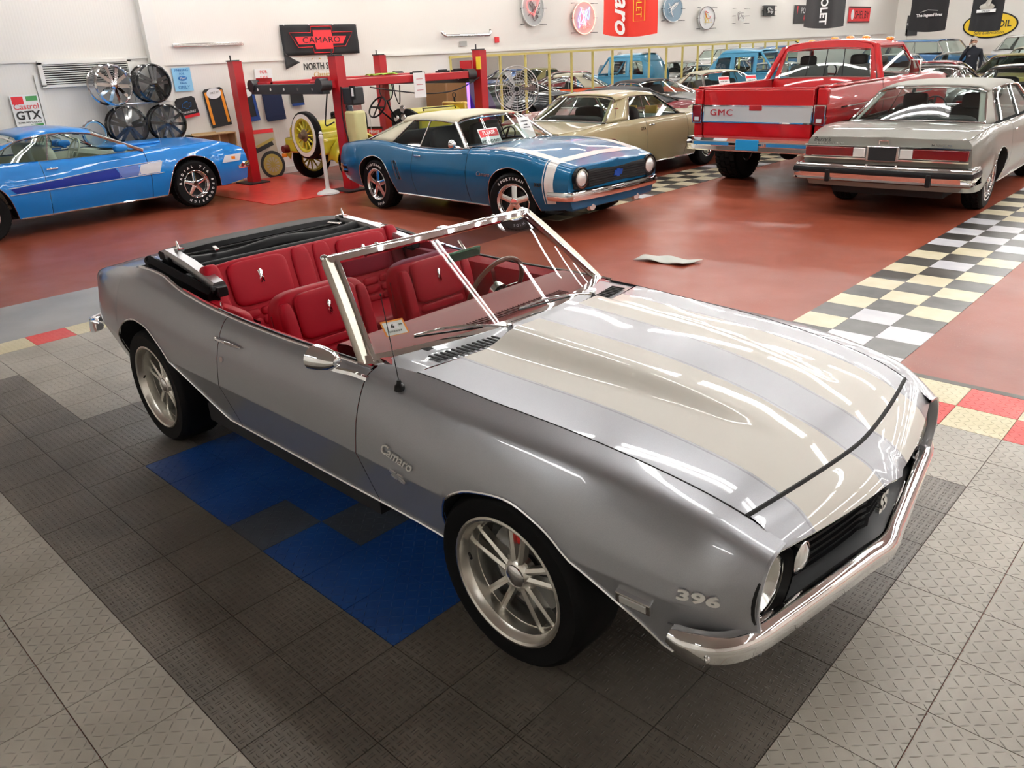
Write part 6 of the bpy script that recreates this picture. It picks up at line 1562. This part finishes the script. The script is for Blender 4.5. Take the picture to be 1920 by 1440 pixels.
# poster leaning on the wall: car photo with wheels
t = empty('wheel_picture', (XW+.22, 5.52, .44), 0, 'large photo print of yellow spoked wheels leaning on the wall by the lift post', 'picture'); t.rotation_euler = (0, -.12, 0)
MB().box((0, 0, 0), (.02, .52, .88)).build('print', mat('print_sand', (.45,.40,.30), .5), t, smooth=0)
MB().lathe([(.20, .012), (.26, .012)], axis='x', c=(0, .10, -.22), n=28).build('printed_tire', INK, t, recalc=False); MB().lathe([(.14, .013), (.20, .013)], axis='x', c=(0, .10, -.22), n=28).build('printed_rim', mat('print_gold', (.45,.35,.08), .5), t, recalc=False)
for k in range(6): MB().box((.013, .10, -.22), (.002, .28, .02), (k*PI/6, 0, 0)).build('printed_spoke', mat('print_gold', (.45,.35,.08), .5), t, smooth=0)
MB().box((.012, -.02, .12), (.004, .44, .10), (.3, 0, 0)).build('printed_fender', INK, t, smooth=0); MB().box((.013, .03, .19), (.004, .40, .05), (.3, 0, 0)).build('printed_fender', mat('print_gold', (.45,.35,.08), .5), t, smooth=0); MB().box((.012, 0, .40), (.004, .5, .07)).build('printed_bar', PRED, t, smooth=0)
WOOD = mat('plywood', (.52,.36,.18), .6)
t = empty('wooden_crate', (XW+.19, 4.52, 0), 0, 'open plywood box standing by the wall behind the blue fastback', 'box'); t.scale = (.75, .9, 1)
MB().box((0, -.44, .45), (.40, .02, .9)).box((0, .44, .45), (.40, .02, .9)).box((0, 0, .89), (.40, .9, .02)).box((-.19, 0, .45), (.02, .9, .9)).box((0, 0, .02), (.40, .9, .02)).build('crate_box', WOOD, t, smooth=0); MB().box((0, .1, .45), (.36, .02, .86)).build('divider', WOOD, t, smooth=0)
MB().box((0, -.15, .915), (.06, .5, .025)).build('wood_strip', WOOD, t, smooth=0)

# ---------------------------------------------------------------- loose rims on a wire stand
t = empty('wheel_rack', (-11.08, 3.28, 0), 0, 'thin silver wire rack holding four rims by the wall', 'rack')
RK = mat('rack_silver', (.70,.70,.70), .3, .8)
for y in (-.38, .38):
    for x in (-.14, .10): MB().tube([(x, y, 0), (x, y+.0, 1.50)], .010, 6).build('rack_post', RK, t)
for z in (.86, 1.50):
    for x in (-.14, .10): MB().tube([(x, -.45, z), (x, .62, z)], .010, 6).build('rack_rail', RK, t)
def loose_rim(y, z, R, style, m1, m2, label, ang):
    t = empty('loose_rim', (-10.96, y, z), 0, label, 'rim'); t.rotation_euler = (0, 0, ang)
    rim = R; b = MB().lathe([(rim, .0), (rim*1.02, .02), (rim*.97, .035), (rim*.93, .02), (rim*.90, -.12), (rim*.94, -.22), (rim*1.0, -.23)], axis='x', n=36).build('barrel', m2, t, recalc=False)
    mb = MB()
    for k in range(5):
        a = 2*PI*k/5+.2
        for q in ((-.10, .10) if style == 2 else (-.15, .15)):
            ca, sa = math.cos(a), math.sin(a); P = lambda rr, tw, x: (x, rr*ca-tw*sa, rr*sa+tw*ca)
            w0, w1 = rim*.085, rim*.085; t0, t1 = q*rim*.5, q*rim*(1.5 if style == 2 else 2.0)
            mb.hexa([P(rim*.15, t0-w0, -.02), P(rim*.15, t0+w0, -.02), P(rim*.92, t1+w1, -.03), P(rim*.92, t1-w1, -.03), P(rim*.15, t0-w0, .03), P(rim*.15, t0+w0, .03), P(rim*.92, t1+w1, .005), P(rim*.92, t1-w1, .005)])
    mb.lathe([(0, .045), (rim*.12, .04), (rim*.22, .02), (rim*.24, -.02)], axis='x', n=24); mb.build('spokes', m1, t)
    MB().lathe([(rim*.93, .037), (rim*1.02, .022)], axis='x', n=36).build('lip', CHROME if m1 == CHROME else m2, t, recalc=False)
BKG = mat('rim_black', (.015,.015,.016), .18, .2, 1.)
loose_rim(2.96, 1.80, .31, 1, CHROME, CHROME_SOFT, 'large chrome rim with twin spokes, top left on the rack', .15)
loose_rim(3.62, 1.79, .30, 2, BKG, BKG, 'gloss black rim with many thin spokes, top right on the rack', .10)
loose_rim(3.06, 1.16, .31, 2, BKG, BKG, 'black rim with wide barrel, lower left on the rack', -.1)
loose_rim(3.72, 1.15, .30, 1, BKG, BKG, 'matte black split spoke rim, lower right on the rack', -.15)
t = empty('hoop', (-11.1, 2.55, 1.08), .2, 'pale blue edged chrome ring in front of the rack, behind the fastback windshield', 'ring')
MB().tube([(0, .20*math.cos(a), .20*math.sin(a)) for a in lin(0, 2*PI*.97, 33)], .022, 8, closed=True).build('hoop_ring', CHROME, t); MB().tube([(.012, .185*math.cos(a), .185*math.sin(a)) for a in lin(0, 2*PI*.97, 33)], .012, 6, closed=True).build('hoop_liner', SKY, t); MB().box((0, 0, -.65), (.04, .04, .86)).build('hoop_stand', BLACK, t, smooth=0)
MB().lathe([(.12, .0), (.26, .0), (.27, -.2)], axis='x', c=(-11.05, 1.75, 1.03)).lathe([(0, .02), (.10, .02), (.10, -.02)], axis='x', c=(-11.05, 1.75, 1.03)).build('spare_rim', CHROME, label='chrome rim seen through the side window of the blue fastback', cat='rim')

# ---------------------------------------------------------------- machines and fan by the mirrors
t = empty('vending_machine', (-10.75, 9.95, 0), 0, 'brown wood sided machine glowing purple along one edge by the wall', 'machine')
MB().box((0, 0, .74), (.7, .62, 1.48)).build('cabinet', mat('cabinet_brown', (.20,.09,.025), .4), t, bevel=.03)
MB().cyl((.30, .36, .7), (.30, .36, 1.45), .045).build('glow_tube', mat('neon_violet', (.3,.1,.9), .4, emit=(.25,.12,1.), estr=3.), t); MB().box((.36, 0, 1.0), (.01, .5, .04)).build('chrome_band', CHROME, t, smooth=0)
t = empty('arcade_cabinet', (-10.7, 10.72, 0), 0, 'dark purple cabinet with slanted side next to the glowing machine', 'machine')
MB().prism([(-.35, 0), (.35, 0), (.40, .9), (.10, 1.42), (-.3, 1.45)], -.32, .32, 'xz').build('cabinet', mat('cabinet_purple', (.035,.01,.06), .4), t, smooth=0, bevel=.02); MB().box((.16, -.33, 1.3), (.08, .01, .14)).build('red_badge', PRED, t, smooth=0)
t = empty('pedestal_fan', (-9.55, 10.95, 0), math.radians(-50), 'large wire cage pedestal fan in front of the mirrored wall', 'fan')
FN = mat('fan_wire', (.55,.55,.55), .35, .7)
cg = MB()
for r in lin(.06, .47, 9):
    for x in (-.07, .09): cg.tube([(x*(1-(r/.5)**4), r*math.cos(a), r*math.sin(a)) for a in lin(0, 2*PI*.96, 25)], .0025, 4, closed=True)
for k in range(20):
    a = 2*PI*k/20
    for x in (-.07, .09): cg.tube([(x*(1-(r/.5)**4), r*math.cos(a), r*math.sin(a)) for r in lin(.05, .47, 6)], .0022, 4)
c = cg.build('fan_cage', FN, t, smooth=0, recalc=False); c.location = (0, 0, 1.26)
MB().tube([(0, .47*math.cos(a), .47*math.sin(a)) for a in lin(0, 2*PI*.97, 33)], .012, 6, closed=True).build('cage_ring', FN, c)
bl = MB()
for k in range(3):
    a = 2*PI*k/3; bl.grid([[(.02*u-.0, r*math.cos(a+u*.16), r*math.sin(a+u*.16)) for u in lin(-1, 1, 5)] for r in lin(.06, .42, 6)])
bl.build('fan_blades', mat('fan_alu', (.30,.30,.30), .4, .8), c, recalc=False); MB().cyl((-.18, 0, 0), (.05, 0, 0), .06).build('fan_motor', BLACK, c)
MB().cyl((-.12, 0, .02), (-.12, 0, 1.22), .025).build('fan_pole', BLACK, t); MB().lathe([(0, .04), (.06, .035), (.28, .02), (.29, 0)], c=(-.12, 0, 0)).build('fan_base', BLACK, t)

# ---------------------------------------------------------------- neon signs on the wall
def neon(y, z, w, h, label, tubes, shape='oval', back=None, lit=0):
    t = empty('neon_sign', (XW+.10, y, z), 0, label, 'neon sign')
    if back: MB().prism([(w/2*math.cos(a), h/2*math.sin(a)) for a in lin(0, 2*PI*.97, 28)] if shape == 'oval' else [(-w/2, -h/2), (w/2, -h/2), (w/2, h/2), (-w/2, h/2)], -.02, 0, 'yz').build('backing', back, t, smooth=0)
    if shape == 'oval': MB().tube([(.02, w/2*math.cos(a), h/2*math.sin(a)) for a in lin(0, 2*PI*.97, 28)], .012, 6, closed=True).build('neon_outline', tubes[0], t)
    for k, m in enumerate(tubes[1:]):
        rr = random.Random(int(y*10)+k); pts = [(.03, (rr.random()-.5)*w*.6, (rr.random()-.5)*h*.7) for _ in range(6)]
        MB().tube(catmull(pts, 5), .010, 5).build('neon_tube', m, t)
    for a in (-.45, 0, .45):
        for s in (-1, 1): MB().tube([(-.10, s*w*.44, a*h), (.03, s*w*.44, a*h), (.03, s*w*.60, a*h)], .006, 4).build('neon_support', BLACK, t)
    return t
NR = mat('neon_red', (.9,.1,.1), .4, emit=(1,.10,.10), estr=3.); NP = mat('neon_pink', (.9,.3,.3), .4, emit=(1,.35,.25), estr=2.2); NBl = mat('neon_blue', (.3,.4,.9), .4, emit=(.25,.4,1), estr=2.); NW = mat('glass_tube_white', (.8,.8,.78), .2); NK = mat('glass_tube_dark', (.15,.12,.12), .3); NC = mat('sign_steel_blue', (.18,.28,.36), .4)
neon(13.4, 2.98, .80, .80, 'round neon sign with red glowing top and a silver portrait', [NW, NR, NK, NK, NW], back=mat('sign_silver', (.45,.47,.47), .4))
neon(15.4, 2.76, .92, .78, 'oval neon sign glowing pink and blue, lit', [NP, NP, NBl, NR, NBl], back=mat('sign_pink', (.70,.45,.42), .5))
neon(19.65, 3.0, 1.05, .72, 'unlit blue grey oval neon sign right of the orange banner', [NW, NW, NC, NW], back=NC)
neon(21.6, 2.74, .95, .66, 'white oval neon sign with small red and yellow centre', [NK, PRED, YEL, NW], back=PAPER)
neon(23.8, 2.80, .9, .5, 'unlit wire like neon sign of thin white tubes', [NW, NW, NK, NW, NK], shape='none')
neon(25.8, 2.96, .8, .34, 'small dark square neon sign of a motorcycle', [NW, NW, NW], shape='sq', back=BLACK)

# ---------------------------------------------------------------- flags
def flag(name, c, w, h, m, label, wave=.03, rz=0, sag=.05):
    """hangs from the ceiling: local x across, z down from 0"""
    t = empty(name, c, rz, label, 'flag'); rows = []
    for u in lin(-1, 1, 21):
        rows.append([(w/2*u+.02*v*math.sin(3*v), wave*math.sin(u*5+v*1.5)*(.3+v), -h*v-sag*v*(1-u*u)+(-.02*v*u)) for v in lin(0, 1, 13)])
    MB().grid(rows).build('cloth', m, t, smooth=60)
    MB().tube([(-w/2-.05, 0, 0), (w/2+.05, 0, 0)], .008, 6).build('hanging_rod', BLACK, t)
    for s in (-1, 1): MB().tube([(s*w/2, 0, 0), (s*w/2, 0, CEIL-c[2])], .003, 4).build('hanging_wire', BLACK, t)
    return t
def ftext(t, s, size, m, x, z, right=(1,0,0), up=(0,0,1), y=-.05, **kw): return text('printed_text', s, size, m, t, (x, y, z), right, up, .001, **kw)
t = flag('hanging_flag', (-5.40, 9.3, 3.70), 1.10, 1.50, CL_R, 'bright red orange flag with white Camaro and yellow CHEVROLET running down')
ftext(t, 'Camaro', .42, PAPER, -.12, -.80, (0, 0, -1), (1, 0, 0), shear=.3, bold=.008); ftext(t, 'CHEVROLET', .15, YEL, .22, -.85, (0, 0, -1), (1, 0, 0))
MB().tube([(.12, -.05, -.2), (.34, -.05, -.2), (.34, -.05, -1.32), (.12, -.05, -1.32)], .006, 4, closed=True).build('printed_frame', YEL, t)
t = flag('hanging_flag', (-5.70, 17.6, 3.75), .98, 1.50, CL_G, 'dark grey flag with white CHEVROLET lettering running down, hanging beside the red sign', .05)
ftext(t, 'CHEVROLET', .24, PAPER, .02, -.80, (0, 0, -1), (1, 0, 0), y=-.09, bold=.006); ftext(t, 'Racing', .18, PRED, -.24, -.5, (0, 0, -1), (1, 0, 0), y=-.09, shear=.3)
MB().tube([(.20, -.09, -.2), (.38, -.09, -.2), (.38, -.09, -.85), (.24, -.09, -.78)], .014, 4, closed=True).build('printed_frame', PRED, t)
t = flag('hanging_flag', (-4.75, 22., 3.55), .95, 1.48, CL_B, 'black flag with small white The Legend Lives lettering below the light')
ftext(t, 'The legend lives', .10, PAPER, .05, -1.12, bold=.003, y=-.07); MB().tube([(-.18, -.07, -1.04), (0, -.07, -.99), (.25, -.07, -1.02)], .006, 4).build('printed_line', PAPER, t)
t = flag('hanging_flag', (-5.15, 29., 3.70), .95, 1.70, CL_B, 'black flag with a pale coiled snake figure and banner hanging before the yellow oval sign')
MB().tube([(.02, -.08, -.1), (-.05, -.08, -.4), (.08, -.08, -.7), (0, -.08, -.95)], [.07, .08, .09, .14], 8, flat=.4).ball((0, -.08, -1.0), .22, sc=(1, .15, .5)).build('printed_figure', mat('print_bone', (.45,.43,.38), .6), t); MB().box((0, -.10, -1.12), (.56, .01, .09)).build('printed_ribbon', PAPER, t, smooth=0); ftext(t, 'SHELBY', .08, INK, 0, -1.12, y=-.11)
t = on_wall('wall_banner', 34.05, 2.84, 2.3, .62, 'red banner reading SHELBY with dark stripes at top and bottom', 'banner', PRED)
wtext(t, 'SHELBY', .42, CL_B, .25, -.02, sx=1.1); MB().ball((.008, -.75, 0), .2, sc=(.06, .8, 1)).build('white_disc', PAPER, t)
for z in (-.28, .28): MB().box((.008, 0, z), (.004, 2.3, .05)).build('dark_stripe', CL_G, t, smooth=0)
t = on_wall('wall_banner', 28.9, 2.85, 2.0, .62, 'dark grey banner reading PONTIAC Racing partly behind the grey flag', 'banner', CL_G)
wtext(t, 'PONTIAC', .28, PAPER, .15, .12); wtext(t, 'Racing', .28, PRED, .1, -.14, shear=.4); MB().prism([(-.80, .28), (-.70, .28), (-.75, .0)], .004, .01, 'yz').build('arrowhead', PRED, t, smooth=0)
# end wall: yellow oval sign, banners
def on_back(name, x, z, w, h, label, cat, face, poly=None):
    t = empty(name, (x, YE-.03, z), 0, label, cat)
    (MB().prism(poly, -.02, .02, 'xz') if poly else MB().box((0, 0, 0), (w, .02, h))).build('panel', face, t, smooth=0); return t
def bt_(t, s, size, m, x, z, **kw): return text('printed_text', s, size, m, t, (x, -.035, z), (1, 0, 0), (0, 0, 1), .002, **kw)
ov = lambda w, h: [(w/2*math.cos(a), h/2*math.sin(a)) for a in lin(0, 2*PI*.98, 48)]
t = on_back('oval_sign', -7.37, 2.20, 0, 0, 'big yellow oval motor oil sign with black rim on the back wall', 'sign', BLACK, ov(2.12, 1.04))
MB().prism(ov(2.0, .93), -.03, .0, 'xz').build('yellow_face', mat('sign_yellow', (.88,.60,.01), .4), t, smooth=0); bt_(t, 'PENNZOIL', .36, INK, 0, .02, bold=.006, sx=.95); bt_(t, 'Safe Lubrication', .18, INK, 0, -.30, shear=.2)
t = on_back('wall_banner', -10.55, 2.35, .50, .85, 'small grey cloth banner with white lettering, leftmost on the back wall', 'banner', CL_G); bt_(t, 'ROUSH', .14, PAPER, 0, .05)
t = on_back('surf_board', -9.95, 2.60, 0, 0, 'narrow green board shaped sign on the back wall beside the grey banner', 'sign', GRN, [(.11*a, b*.5) for a, b in ((-1, -1), (1, -1), (1, .5), (.7, .85), (0, 1), (-.7, .85), (-1, .5))])
t = on_back('door_1', -11.0, 1.1, .55, 2.2, None, None, TR); t['kind'] = 'structure'
for i in range(7): MB().box((XW+4+i*1.8, YE-1.2-i*.01, CEIL-.30), (.05, 2.2, .06), (.0, 0, 0)).build('trim_10', TR, smooth=0, kind='structure')
